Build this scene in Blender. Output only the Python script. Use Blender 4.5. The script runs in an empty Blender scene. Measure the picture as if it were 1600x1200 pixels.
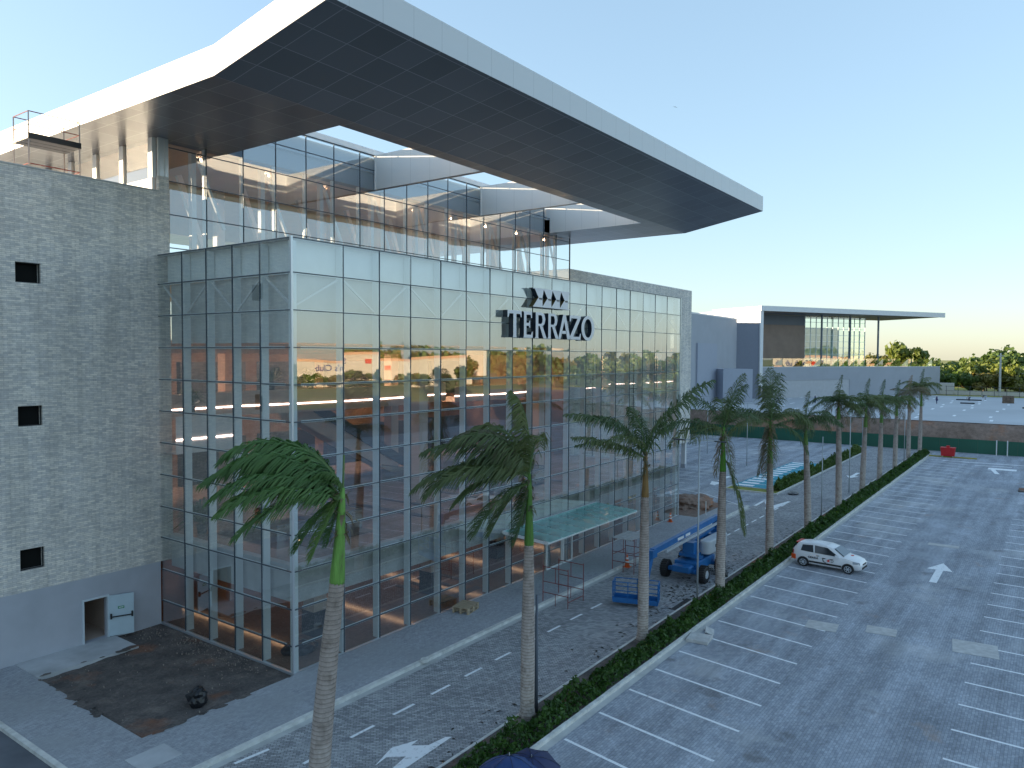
import bpy, bmesh, math, random
from mathutils import Vector, Matrix, noise
rad = math.radians
S = bpy.context.scene
# ---------------------------------------------------------------- camera
cam = bpy.data.objects.new('camera', bpy.data.cameras.new('camera'))
S.collection.objects.link(cam)
CAMZ = 14.0
def cam_basis(yaw, pitch, roll):
    a, p, r = rad(yaw), rad(pitch), rad(roll)
    F = Vector((math.cos(a)*math.cos(p), math.sin(a)*math.cos(p), math.sin(p)))
    R = Vector((math.sin(a), -math.cos(a), 0)); U = R.cross(F)
    return F, R*math.cos(r)+U*math.sin(r), -R*math.sin(r)+U*math.cos(r)
F_, R_, U_ = cam_basis(35.91, -2.187, 0.308)
M = Matrix((R_, U_, -F_)).transposed().to_4x4(); M.translation = Vector((0, 0, CAMZ))
cam.matrix_world = M
cam.data.sensor_width = 36; cam.data.lens = 1179.3/1600*36
cam.data.clip_end = 6000; cam.data.clip_start = 0.3
S.camera = cam
# ---------------------------------------------------------------- sky, sun, exposure
SUN_EL = 7.0
sun_to = Vector((-.5, .87, 0)).normalized()          # horizontal direction towards the sun
w = bpy.data.worlds.new("World"); S.world = w; w.use_nodes = True
nt = w.node_tree; nt.nodes.clear()
sky = nt.nodes.new('ShaderNodeTexSky'); sky.sky_type = 'NISHITA'; sky.sun_disc = False
sky.sun_elevation = rad(SUN_EL)
sky.sun_rotation = math.atan2(sun_to.x, sun_to.y)
sky.altitude = 0; sky.air_density = 1.0; sky.dust_density = 0.5; sky.ozone_density = 3.3
bg = nt.nodes.new('ShaderNodeBackground'); bg.inputs[1].default_value = 0.15
wo = nt.nodes.new('ShaderNodeOutputWorld')
gam = nt.nodes.new('ShaderNodeGamma'); gam.inputs[1].default_value = .5
nt.links.new(sky.outputs[0], gam.inputs[0]); tin = nt.nodes.new('ShaderNodeMix'); tin.data_type = 'RGBA'; tin.blend_type = 'MULTIPLY'; tin.inputs[0].default_value = 1; tin.inputs[7].default_value = (.985, .995, 1.0, 1)
nt.links.new(gam.outputs[0], tin.inputs[6]); nt.links.new(tin.outputs[2], bg.inputs[0]); nt.links.new(bg.outputs[0], wo.inputs[0])
sd = bpy.data.lights.new('sun', 'SUN'); sd.energy = 3.0; sd.angle = rad(0.5); sd.color = (1.0, 0.78, 0.52)
so = bpy.data.objects.new('sun', sd); S.collection.objects.link(so)
dvec = Vector((sun_to.x*math.cos(rad(SUN_EL)), sun_to.y*math.cos(rad(SUN_EL)), math.sin(rad(SUN_EL))))
so.rotation_euler = dvec.to_track_quat('Z', 'Y').to_euler()
S.view_settings.view_transform = 'Standard'; S.view_settings.look = 'None'
S.view_settings.exposure = 2.18; S.view_settings.gamma = 1.0
S.render.engine = 'CYCLES'
S.cycles.max_bounces = 8; S.cycles.transparent_max_bounces = 16; S.cycles.glossy_bounces = 4
S.cycles.sample_clamp_indirect = 4.0; S.cycles.caustics_reflective = False; S.cycles.caustics_refractive = False
random.seed(7)
# ---------------------------------------------------------------- helpers
class MB:
    """collects faces; build() links them as one mesh object"""
    def __init__(s): s.v = []; s.f = []; s.m = []
    def add(s, vs, fs, mi=0):
        o = len(s.v); s.v += [tuple(p) for p in vs]
        for f in fs: s.f.append([i+o for i in f]); s.m.append(mi)
        return s
    def box(s, a, b, mi=0):
        x0, y0, z0 = [min(a[i], b[i]) for i in range(3)]; x1, y1, z1 = [max(a[i], b[i]) for i in range(3)]
        return s.add([(x0,y0,z0),(x1,y0,z0),(x1,y1,z0),(x0,y1,z0),(x0,y0,z1),(x1,y0,z1),(x1,y1,z1),(x0,y1,z1)],
              [(0,3,2,1),(4,5,6,7),(0,1,5,4),(1,2,6,5),(2,3,7,6),(3,0,4,7)], mi)
    def beam(s, a, b, w, h=None, mi=0, up=Vector((0,0,1))):
        a, b = Vector(a), Vector(b); h = h or w; d = (b-a).normalized()
        if abs(d.dot(up)) > .98: up = Vector((1,0,0))
        x = d.cross(up).normalized()*w/2; y = x.cross(d).normalized()*h/2
        vs = [a-x-y, a+x-y, a+x+y, a-x+y, b-x-y, b+x-y, b+x+y, b-x+y]
        return s.add(vs, [(0,3,2,1),(4,5,6,7),(0,1,5,4),(1,2,6,5),(2,3,7,6),(3,0,4,7)], mi)
    def tube(s, pts, r, n=8, mi=0, cap=True):
        pts = [Vector(p) for p in pts]; rs = r if isinstance(r, (list, tuple)) else [r]*len(pts)
        vs = []; ref = None
        for i, p in enumerate(pts):
            d = (pts[min(i+1, len(pts)-1)]-pts[max(i-1, 0)]).normalized()
            if ref is None: ref = Vector((1,0,0)) if abs(d.x) < .9 else Vector((0,1,0))
            x = (ref-d*ref.dot(d)).normalized(); ref = x; y = d.cross(x)
            for k in range(n):
                a = 2*math.pi*k/n; vs.append(p+(x*math.cos(a)+y*math.sin(a))*rs[i])
        fs = []
        for i in range(len(pts)-1):
            for k in range(n): fs.append((i*n+k, i*n+(k+1)%n, (i+1)*n+(k+1)%n, (i+1)*n+k))
        if cap: fs.append(tuple(range(n-1, -1, -1))); fs.append(tuple((len(pts)-1)*n+k for k in range(n)))
        return s.add(vs, fs, mi)
    def prism(s, poly, d, mi=0):
        """poly: list of 3-D points (CCW seen from front), extruded by vector d"""
        n = len(poly); d = Vector(d); vs = [Vector(p) for p in poly]; vs += [p+d for p in vs]
        fs = [tuple(range(n)), tuple(range(2*n-1, n-1, -1))]+[(i, i+n, (i+1) % n+n, (i+1) % n) for i in range(n)]
        return s.add(vs, fs, mi)
    def quad(s, *p, mi=0): return s.add(p, [tuple(range(len(p)))], mi)
    def build(s, name, mats, parent=None, smooth=False, fix=True):
        me = bpy.data.meshes.new(name)
        off = parent_loc(parent)
        me.from_pydata([(v[0]-off.x, v[1]-off.y, v[2]-off.z) for v in s.v], [], s.f)
        if not isinstance(mats, (list, tuple)): mats = [mats]
        for m in mats: me.materials.append(m)
        if len(mats) > 1: me.polygons.foreach_set('material_index', s.m)
        if fix:
            bm = bmesh.new(); bm.from_mesh(me); bmesh.ops.recalc_face_normals(bm, faces=bm.faces); bm.to_mesh(me); bm.free()
        if smooth: me.polygons.foreach_set('use_smooth', [True]*len(me.polygons))
        me.update()
        o = bpy.data.objects.new(name, me); S.collection.objects.link(o)
        if parent: o.parent = parent
        return o
ABS = {}
def parent_loc(p):
    if p is None: return Vector((0,0,0))
    return ABS.get(p.name, Vector((0,0,0)))
def thing(name, label, cat, loc=(0,0,0), group=None, local=False):
    o = bpy.data.objects.new(name, None); S.collection.objects.link(o)
    o.location = loc; o['label'] = label; o['category'] = cat; o.empty_display_size = .3
    if group: o['group'] = group
    if not local: ABS[o.name] = Vector(loc)
    return o
def sub(o, parent_root):                     # lets a part carry sub-parts built in the same coordinates
    ABS[o.name] = parent_loc(parent_root); return o
def tag(o, label=None, cat=None, group=None, kind=None):
    if label: o['label'] = label
    if cat: o['category'] = cat
    if group: o['group'] = group
    if kind: o['kind'] = kind
    return o
def each(name, mats, parent, boxes, **k):
    return [MB().box(*bx_).build(name, mats, parent, **k) for bx_ in boxes]
def structure(mb, name, m, **k): return tag(mb.build(name, m, **k), kind='structure')
def copy_tree(o, parent=None, deep=True):
    c = o.copy(); S.collection.objects.link(c)
    if parent: c.parent = parent
    if deep:
        for ch in list(o.children): copy_tree(ch, c)
    return c
# ---------------------------------------------------------------- materials
def new_mat(name):
    m = bpy.data.materials.new(name); m.use_nodes = True; n = m.node_tree; n.nodes.clear()
    out = n.nodes.new('ShaderNodeOutputMaterial'); return m, n, out
def N(n, t, **k):
    x = n.nodes.new(t)
    for a, b in k.items(): setattr(x, a, b)
    return x
def pbsdf(n, out, col=(.5,.5,.5), rough=.6, metal=0, spec=.5):
    b = N(n, 'ShaderNodeBsdfPrincipled'); b.inputs['Base Color'].default_value = (*col, 1)
    b.inputs['Roughness'].default_value = rough; b.inputs['Metallic'].default_value = metal
    b.inputs['Specular IOR Level'].default_value = spec
    n.links.new(b.outputs[0], out.inputs[0]); return b
def coords(n, axes='xyz', scale=1.0, rot=0):
    tc = N(n, 'ShaderNodeTexCoord'); s_ = N(n, 'ShaderNodeSeparateXYZ'); c = N(n, 'ShaderNodeCombineXYZ')
    n.links.new(tc.outputs['Object'], s_.inputs[0])
    for i, a in enumerate(axes[:3]): n.links.new(s_.outputs['xyz'.index(a)], c.inputs[i])
    mp = N(n, 'ShaderNodeMapping'); mp.inputs['Scale'].default_value = (scale,)*3; mp.inputs['Rotation'].default_value = (0,0,rot)
    n.links.new(c.outputs[0], mp.inputs[0]); return mp.outputs[0]
def ramp(n, src, stops):
    r = N(n, 'ShaderNodeValToRGB'); e = r.color_ramp.elements
    while len(e) < len(stops): e.new(.5)
    for i, (p, c) in enumerate(stops): e[i].position = p; e[i].color = (*c, 1) if len(c) == 3 else c
    n.links.new(src, r.inputs[0]); return r.outputs[0]
def mixc(n, a, b, fac, mode='MIX'):
    m = N(n, 'ShaderNodeMix', data_type='RGBA', blend_type=mode)
    for s_, v in ((m.inputs[0], fac), (m.inputs[6], a), (m.inputs[7], b)):
        if hasattr(v, 'links') or hasattr(v, 'is_linked'): n.links.new(v, s_)
        elif isinstance(v, (int, float)): s_.default_value = v
        else: s_.default_value = (*v, 1)
    return m.outputs[2]
def noise_t(n, vec, scale, detail=4, rough=.55):
    t = N(n, 'ShaderNodeTexNoise'); t.inputs['Scale'].default_value = scale; t.inputs['Detail'].default_value = detail
    t.inputs['Roughness'].default_value = rough; n.links.new(vec, t.inputs['Vector']); return t.outputs['Fac']
def bump(n, b, h, strength=.3, dist=.02):
    x = N(n, 'ShaderNodeBump'); x.inputs['Strength'].default_value = strength; x.inputs['Distance'].default_value = dist
    n.links.new(h, x.inputs['Height']); n.links.new(x.outputs[0], b.inputs['Normal'])
def plain(name, col, rough=.5, metal=0, var=.12, sc=1.5, spec=.5):
    m, n, out = new_mat(name); b = pbsdf(n, out, col, rough, metal, spec)
    if var:
        v = coords(n); f = noise_t(n, v, sc, 5)
        n.links.new(ramp(n, f, [(.3, [c*(1-var) for c in col]), (.7, [min(1, c*(1+var)) for c in col])]), b.inputs['Base Color'])
    return m
def emis(name, col, st):
    m, n, out = new_mat(name); e = N(n, 'ShaderNodeEmission'); e.inputs[0].default_value = (*col, 1); e.inputs[1].default_value = st
    n.links.new(e.outputs[0], out.inputs[0]); return m
def bricks(name, axes, c1, c2, mortar, bw, bh, ms=.006, rough=.85, stain=None, rot=0, big=.25, bstr=.4, freq=2, mfac=.5, streak=False, rain=False):
    m, n, out = new_mat(name); b = pbsdf(n, out, c1, rough); v = coords(n, axes, 1.0, rot)
    t = N(n, 'ShaderNodeTexBrick'); n.links.new(v, t.inputs['Vector'])
    t.inputs['Color1'].default_value = (*c1, 1); t.inputs['Color2'].default_value = (*c2, 1); t.inputs['Mortar'].default_value = (*mortar, 1)
    t.inputs['Scale'].default_value = 1; t.inputs['Mortar Size'].default_value = ms; t.inputs['Brick Width'].default_value = bw
    t.inputs['Row Height'].default_value = bh; t.inputs['Bias'].default_value = 0; t.inputs['Mortar Smooth'].default_value = mfac
    t.offset_frequency = freq
    f = noise_t(n, v, .35, 6, .6); f2 = noise_t(n, v, 6., 3)
    col = mixc(n, t.outputs[0], ramp(n, f, [(.25, (1-big,)*3), (.75, (1+big,)*3)]), 1.0, 'MULTIPLY')
    col = mixc(n, col, ramp(n, f2, [(.3, (.82,)*3), (.7, (1.15,)*3)]), .8, 'MULTIPLY')
    if stain:
        fs = noise_t(n, v, stain[1], 5, .65); col = mixc(n, col, stain[0], ramp(n, fs, [(stain[2], (0,0,0)), (stain[2]+.12, (stain[3],)*3)]))
    if rain:                                      # faint vertical run-off marks
        mr_ = N(n, 'ShaderNodeMapping'); mr_.inputs['Scale'].default_value = (1.1, .07, 1); n.links.new(v, mr_.inputs[0])
        fr2 = noise_t(n, mr_.outputs[0], 1.5, 5, .65); col = mixc(n, col, ramp(n, fr2, [(.32, (.80,.80,.79)), (.6, (1.06,)*3)]), .8, 'MULTIPLY')
    if streak:                                    # tyre-worn bands along the lane, small spills and repaired patches
        mp = N(n, 'ShaderNodeMapping'); mp.inputs['Scale'].default_value = (.05, .55, 1); n.links.new(v, mp.inputs[0])
        fs = noise_t(n, mp.outputs[0], 1.6, 5, .6); col = mixc(n, col, ramp(n, fs, [(.35, (.72,)*3), (.65, (1.18,)*3)]), .9, 'MULTIPLY')
        fp = noise_t(n, v, .55, 3, .5); col = mixc(n, col, (.10,.09,.085), ramp(n, fp, [(.64, (0,0,0)), (.72, (.5,)*3)]))
        fr = noise_t(n, v, .4, 4, .6); col = mixc(n, col, (.36,.27,.22), ramp(n, fr, [(.63, (0,0,0)), (.72, (.5,)*3)]))
    n.links.new(col, b.inputs['Base Color']); bump(n, b, t.outputs['Fac'], bstr, -.01)
    return m
MT = {}
MT['brick'] = bricks('split_stone', 'xzy', (.82,.77,.69), (.55,.54,.53), (.42,.40,.38), .36, .085, .008, bstr=.5, big=.10, rain=True)
MT['brick_side'] = bricks('split_stone_side', 'yzx', (.82,.77,.69), (.55,.54,.53), (.42,.40,.38), .36, .085, .008, bstr=.5, big=.10, rain=True)
MT['base'] = plain('grey_render', (.43,.45,.50), .8, var=.07, sc=.8)
MT['sidewalk'] = bricks('sidewalk_pavers', 'xyz', (.39,.41,.44), (.32,.335,.365), (.24,.25,.265), .2, .1, .006, stain=((.33,.345,.36), .22, .5, .6), big=.16)
MT['road'] = bricks('road_pavers', 'xyz', (.46,.465,.475), (.24,.25,.265), (.12,.12,.125), .22, .11, .012, stain=((.40,.405,.41), .5, .56, .45), rot=rad(45), big=.22, bstr=.6)
MT['lot'] = bricks('lot_pavers', 'xyz', (.40,.43,.48), (.29,.32,.37), (.21,.225,.25), .22, .11, .008, stain=((.50,.51,.52), .13, .55, .65), big=.25, streak=True)
MT['asph'] = plain('dark_asphalt', (.13,.14,.16), .9, var=.25, sc=.6)
MT['kerb'] = plain('kerb_concrete', (.62,.62,.59), .85, var=.2, sc=2.5)
MT['conc'] = plain('concrete', (.46,.47,.46), .85, var=.16, sc=1.2)
MT['pad'] = plain('pale_concrete', (.46,.475,.49), .9, var=.22, sc=.7)
MT['slab'] = plain('cover_concrete', (.50,.50,.49), .9, var=.18, sc=3)
MT['paint'] = None
def paint(name, col, worn=.35):
    m, n, out = new_mat(name); b = pbsdf(n, out, col, .7); v = coords(n); f = noise_t(n, v, 5, 6, .7)
    n.links.new(ramp(n, f, [(.30, [c*.45 for c in col]), (.30+worn, col)]), b.inputs['Base Color']); return m
MT['paint'] = paint('road_paint', (.86,.88,.90), .15); MT['teal'] = paint('teal_paint', (.03,.38,.50), .3)
def soil_mat():
    m, n, out = new_mat('soil'); b = pbsdf(n, out, (.1,.08,.07), .95); v = coords(n)
    f = noise_t(n, v, .9, 8, .65); f2 = noise_t(n, v, .28, 5, .6); f3 = noise_t(n, v, 9, 5, .7)
    col = ramp(n, f, [(.3, (.06,.054,.052)), (.52, (.12,.105,.098)), (.72, (.22,.185,.16))])
    col = mixc(n, col, (.26,.10,.045), ramp(n, f2, [(.55, (0,0,0)), (.68, (.8,.8,.8))]))
    col = mixc(n, col, ramp(n, f3, [(.3, (.6,)*3), (.7, (1.4,)*3)]), .8, 'MULTIPLY')
    n.links.new(col, b.inputs['Base Color']); bump(n, b, f3, .9, .06); return m
MT['soil'] = soil_mat()
def bank_mat():
    m, n, out = new_mat('red_earth'); b = pbsdf(n, out, (.2,.12,.08), .95); v = coords(n)
    f = noise_t(n, v, .12, 8, .65); f3 = noise_t(n, v, 1.5, 6, .7)
    col = ramp(n, f, [(.3, (.19,.13,.10)), (.52, (.26,.19,.155)), (.64, (.34,.17,.10)), (.75, (.28,.21,.18))])
    col = mixc(n, col, ramp(n, f3, [(.3, (.65,)*3), (.7, (1.3,)*3)]), .9, 'MULTIPLY')
    n.links.new(col, b.inputs['Base Color']); bump(n, b, f3, .8, .2); return m
MT['bank'] = bank_mat()
def field_mat():
    m, n, out = new_mat('field_grass'); b = pbsdf(n, out, (.1,.1,.03), .95); v = coords(n)
    f = noise_t(n, v, .03, 8, .6); f3 = noise_t(n, v, .8, 6, .7)
    col = ramp(n, f, [(.3, (.12,.16,.03)), (.5, (.30,.29,.05)), (.7, (.30,.24,.11))])
    col = mixc(n, col, ramp(n, f3, [(.3, (.6,)*3), (.7, (1.4,)*3)]), .9, 'MULTIPLY')
    n.links.new(col, b.inputs['Base Color']); return m
MT['field'] = field_mat()
def soffit_mat():
    m, n, out = new_mat('soffit_panels'); b = pbsdf(n, out, (.10,.10,.11), .30, .3)
    tc = N(n, 'ShaderNodeTexCoord'); s_ = N(n, 'ShaderNodeSeparateXYZ'); n.links.new(tc.outputs['Object'], s_.inputs[0])
    def line(sock, off, per, wd):
        a = N(n, 'ShaderNodeMath', operation='SUBTRACT'); a.inputs[1].default_value = off; n.links.new(sock, a.inputs[0])
        d = N(n, 'ShaderNodeMath', operation='DIVIDE'); d.inputs[1].default_value = per; n.links.new(a.outputs[0], d.inputs[0])
        fr = N(n, 'ShaderNodeMath', operation='FRACT'); n.links.new(d.outputs[0], fr.inputs[0])
        l = N(n, 'ShaderNodeMath', operation='LESS_THAN'); l.inputs[1].default_value = wd/per; n.links.new(fr.outputs[0], l.inputs[0])
        fl = N(n, 'ShaderNodeMath', operation='FLOOR'); n.links.new(d.outputs[0], fl.inputs[0]); return l.outputs[0], fl.outputs[0]
    lx, ix = line(s_.outputs[0], 18.29, 1.632, .035); ly, iy = line(s_.outputs[1], 27.25, 1.66, .035)
    mx = N(n, 'ShaderNodeMath', operation='MAXIMUM'); n.links.new(lx, mx.inputs[0]); n.links.new(ly, mx.inputs[1])
    cb = N(n, 'ShaderNodeCombineXYZ'); n.links.new(ix, cb.inputs[0]); n.links.new(iy, cb.inputs[1])
    wn = N(n, 'ShaderNodeTexWhiteNoise', noise_dimensions='2D'); n.links.new(cb.outputs[0], wn.inputs['Vector'])
    base = ramp(n, wn.outputs['Value'], [(0, (.135,.138,.15)), (1, (.18,.183,.20))])
    n.links.new(mixc(n, base, (.36,.36,.38), mx.outputs[0]), b.inputs['Base Color'])
    return m
MT['soffit'] = soffit_mat()
def panel_mat(name, col, off, per, axis, rough=.35):
    m, n, out = new_mat(name); b = pbsdf(n, out, col, rough, .0)
    tc = N(n, 'ShaderNodeTexCoord'); s_ = N(n, 'ShaderNodeSeparateXYZ'); n.links.new(tc.outputs['Object'], s_.inputs[0])
    a = N(n, 'ShaderNodeMath', operation='SUBTRACT'); a.inputs[1].default_value = off; n.links.new(s_.outputs['xyz'.index(axis)], a.inputs[0])
    d = N(n, 'ShaderNodeMath', operation='DIVIDE'); d.inputs[1].default_value = per; n.links.new(a.outputs[0], d.inputs[0])
    fr = N(n, 'ShaderNodeMath', operation='FRACT'); n.links.new(d.outputs[0], fr.inputs[0])
    l = N(n, 'ShaderNodeMath', operation='LESS_THAN'); l.inputs[1].default_value = .022/per; n.links.new(fr.outputs[0], l.inputs[0])
    n.links.new(mixc(n, col, [c*.72 for c in col], l.outputs[0]), b.inputs['Base Color']); return m
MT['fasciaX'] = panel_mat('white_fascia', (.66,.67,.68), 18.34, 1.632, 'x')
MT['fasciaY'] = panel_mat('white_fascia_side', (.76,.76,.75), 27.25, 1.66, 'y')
MT['white'] = plain('white_panel', (.72,.73,.74), .5, var=.04)
MT['beige'] = plain('beige_render', (.55,.53,.50), .8, var=.05)
MT['bluegrey'] = plain('blue_grey_wall', (.36,.38,.42), .8, var=.05, sc=.3)
MT['spandrel'] = plain('spandrel_panel', (.86,.90,.90), .6, var=.03)
MT['spandrel_d'] = plain('spandrel_dark', (.60,.60,.58), .6, var=.04)
MT['fin'] = plain('pale_fin', (.84,.90,.92), .4, var=0)
MT['mull'] = plain('dark_mullion', (.07,.09,.115), .4, .3, var=0)
MT['alu'] = plain('bright_aluminium', (.62,.66,.70), .3, .6, var=0)
def tile_mat(name, c, per=1.2):
    m = bricks(name, 'xyz', c, [x*.88 for x in c], [x*.6 for x in c], per, per, .01, rough=.09, big=.18, bstr=.02); return m
MT['tile'] = tile_mat('floor_tile', (.30,.19,.14)); MT['tile2'] = tile_mat('upper_floor_tile', (.46,.36,.31))
MT['inwall'] = plain('interior_wall', (.30,.19,.14), .6, var=.25, sc=.3)
MT['inwhite'] = plain('interior_white', (.55,.44,.37), .6, var=.05)
MT['black'] = plain('black_matt', (.015,.016,.018), .6, var=0)
MT['dark'] = plain('dark_panel', (.03,.035,.045), .5, var=0)
MT['led'] = emis('led_strip', (1.0, .70, .60), 4.0)
MT['atrium_fill'] = emis('warm_fill_glow', (1.0, .64, .42), 50.0)  # glow for the added atrium lights
MT['lamp_top'] = emis('peach_downlight', (1.0, .62, .38), 18.0)
MT['lamp'] = emis('warm_ceiling_lamp', (1.0, .58, .32), 1.6)
def glass(name, tint, r0, rough=0.0, wav=.0):
    """thin architectural glass: tinted see-through plus a mirror coat that grows at grazing angles"""
    m, n, out = new_mat(name)
    tr = N(n, 'ShaderNodeBsdfTransparent'); tr.inputs[0].default_value = (*tint, 1)
    gl = N(n, 'ShaderNodeBsdfGlossy'); gl.inputs['Roughness'].default_value = rough; gl.inputs[0].default_value = (.93,.97,1,1)
    lw = N(n, 'ShaderNodeLayerWeight'); lw.inputs[0].default_value = .5
    pw = N(n, 'ShaderNodeMath', operation='POWER'); pw.inputs[1].default_value = 3.0; n.links.new(lw.outputs['Facing'], pw.inputs[0])
    ma = N(n, 'ShaderNodeMath', operation='MULTIPLY_ADD'); ma.inputs[1].default_value = 1-r0; ma.inputs[2].default_value = r0
    ma.use_clamp = True
    n.links.new(pw.outputs[0], ma.inputs[0])
    mx = N(n, 'ShaderNodeMixShader'); n.links.new(ma.outputs[0], mx.inputs[0]); n.links.new(tr.outputs[0], mx.inputs[1]); n.links.new(gl.outputs[0], mx.inputs[2])
    n.links.new(mx.outputs[0], out.inputs[0])
    if wav:
        v = coords(n); nz = noise_t(n, v, .22, 2); bp = N(n, 'ShaderNodeBump'); bp.inputs['Strength'].default_value = wav; bp.inputs['Distance'].default_value = .05
        n.links.new(nz, bp.inputs['Height']); n.links.new(bp.outputs[0], gl.inputs['Normal'])
    return m
MT['glass'] = glass('facade_glass', (.88,.91,.90), .235)
MT['glass_up'] = glass('upper_glass', (.80,.82,.82), .24, wav=.12)
def frosted(name, col, t):
    m, n, out = new_mat(name); d = N(n, 'ShaderNodeBsdfPrincipled'); d.inputs['Base Color'].default_value = (*col,1); d.inputs['Roughness'].default_value = .12
    tr = N(n, 'ShaderNodeBsdfTransparent'); tr.inputs[0].default_value = (.45,.80,.76,1); mx = N(n, 'ShaderNodeMixShader'); mx.inputs[0].default_value = t
    n.links.new(d.outputs[0], mx.inputs[1]); n.links.new(tr.outputs[0], mx.inputs[2]); n.links.new(mx.outputs[0], out.inputs[0]); return m
MT['glass_can'] = frosted('canopy_glass', (.30,.62,.60), .55)
MT['glass_rail'] = glass('railing_glass', (.72,.85,.80), .22)
def leaf(name, c1, c2, tr=.35, sc=.6):
    m, n, out = new_mat(name); v = coords(n); f = noise_t(n, v, sc, 3)
    col = ramp(n, f, [(.3, c1), (.7, c2)])
    oi = N(n, 'ShaderNodeObjectInfo'); r = ramp(n, oi.outputs['Random'], [(0, (.75,.85,.75)), (.5, (1.0,1.0,1.0)), (1, (1.35,1.1,.8))])
    col = mixc(n, col, r, 1.0, 'MULTIPLY')
    d = N(n, 'ShaderNodeBsdfPrincipled'); d.inputs['Roughness'].default_value = .45; n.links.new(col, d.inputs['Base Color'])
    t = N(n, 'ShaderNodeBsdfTranslucent'); n.links.new(col, t.inputs[0])
    mx = N(n, 'ShaderNodeMixShader'); mx.inputs[0].default_value = tr
    n.links.new(d.outputs[0], mx.inputs[1]); n.links.new(t.outputs[0], mx.inputs[2]); n.links.new(mx.outputs[0], out.inputs[0]); return m
MT['palm'] = leaf('palm_leaf', (.055,.10,.035), (.14,.19,.07))
MT['palm_b'] = leaf('palm_leaf_bright', (.05,.13,.03), (.13,.25,.07))
MT['palm_dry'] = leaf('palm_leaf_dry', (.24,.19,.15), (.14,.14,.07))
MT['hedge'] = leaf('hedge_leaf', (.02,.065,.012), (.075,.16,.03), sc=2.5)
MT['tree_a'] = leaf('tree_leaf_a', (.10,.17,.035), (.21,.26,.055), sc=.25)
MT['tree_b'] = leaf('tree_leaf_b', (.07,.13,.03), (.15,.21,.05), sc=.25)
MT['tree_c'] = leaf('tree_leaf_c', (.15,.16,.04), (.25,.22,.07), sc=.25)
MT['bark'] = plain('bark', (.16,.12,.09), .9, var=.3)
# ================================================================ THE SETTING
# terrain: low plain, a step of the raised lot to the far side, reaching the horizon
ZL = 4.2
def grid_sheet(name, x0, x1, y0, y1, z, m, dz=0):
    return structure(MB().quad((x0,y0,z),(x1,y0,z),(x1,y1,z),(x0,y1,z)), name, m)
g = MB(); YS = -22
g.quad((-3000,-3000,-.06),(3000,-3000,-.06),(3000,3000,-.06),(-3000,3000,-.06))
g.add([(133.5,YS,ZL-.06),(3000,YS,ZL-.06),(3000,3000,ZL-.06),(133.5,3000,ZL-.06),(131,YS-3,-.07),(3000,YS-3,-.07),(131,3000,-.07)], [(0,1,2,3),(4,5,1,0),(4,0,3,6)])
structure(g, 'ground', MT['field'])
KY0, KY1 = 14.62, 15.02            # kerb between hedge bed and lot (outer, inner)
HY1 = 16.55                        # far edge of the hedge bed
SY = 22.95                         # sidewalk kerb
b = MB(); b.quad((-60,-45,0),(130.4,-45,0),(130.4,KY0,0),(-60,KY0,0)); structure(b, 'parking_lot', MT['lot'])
b = MB(); b.quad((-60,HY1+.12,0),(130.4,HY1+.12,0),(130.4,SY,0),(-60,SY,0)); b.quad((123.6,KY0,0),(130.4,KY0,0),(130.4,HY1+.12,0),(123.6,HY1+.12,0)); structure(b, 'road', MT['road'])
b = MB(); b.quad((69.6,SY,0),(130.4,SY,0),(130.4,80,0),(69.6,80,0)); structure(b, 'side_parking_lot', MT['lot'])
b = MB(); b.quad((-60,-120,-.03),(260,-120,-.03),(260,-45,-.03),(-60,-45,-.03)); b.quad((130.4,-45,-.03),(260,-45,-.03),(260,-26,-.03),(130.4,-26,-.03)); structure(b, 'main_street', MT['asph'])
# sidewalk slab with real step, hole for the soil bed is a recessed sheet
SW = .13
def slab(mb, x0, x1, y0, y1, z1, z0=-.3): mb.box((x0,y0,z0),(x1,y1,z1))
b = MB(); slab(b, 11.35, 13.84, SY+.22, 37.2, SW); slab(b, 13.84, 20.55, SY+.22, 26.42, SW); slab(b, 20.55, 61.6, SY+.22, 26.5, SW)
slab(b, 61.6, 69.2, SY+.22, 25.0, SW); structure(b, 'sidewalk', MT['sidewalk'])
b = MB(); b.box((13.84,34.9,-.3),(18.2,37.2,SW+.03)); structure(b, 'door_apron', MT['pad'])
# soil bed beside the glass box (slightly uneven sheet)
def uneven(x0, x1, y0, y1, z, amp, n, name, m, mound=None):
    mb = MB(); vs = []; fs = []
    for j in range(n+1):
        for i in range(n+1):
            x = x0+(x1-x0)*i/n; y = y0+(y1-y0)*j/n
            h = noise.noise(Vector((x*.9, y*.9, 3)))*amp+noise.noise(Vector((x*3, y*3, 7)))*amp*.35
            if i in (0, n) or j in (0, n): h *= .2
            if mound: h += mound(x, y)
            vs.append((x, y, z+h))
    for j in range(n):
        for i in range(n): a = j*(n+1)+i; fs.append((a, a+1, a+n+2, a+n+1))
    mb.add(vs, fs); return structure(mb, name, m, smooth=True)
uneven(13.84, 20.55, 26.42, 37.2, .04, .09, 60, 'soil_bed', MT['soil'])
uneven(61.7, 69.6, 25.0, 33.0, .02, .09, 40, 'bare_earth', MT['bank'])
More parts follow.
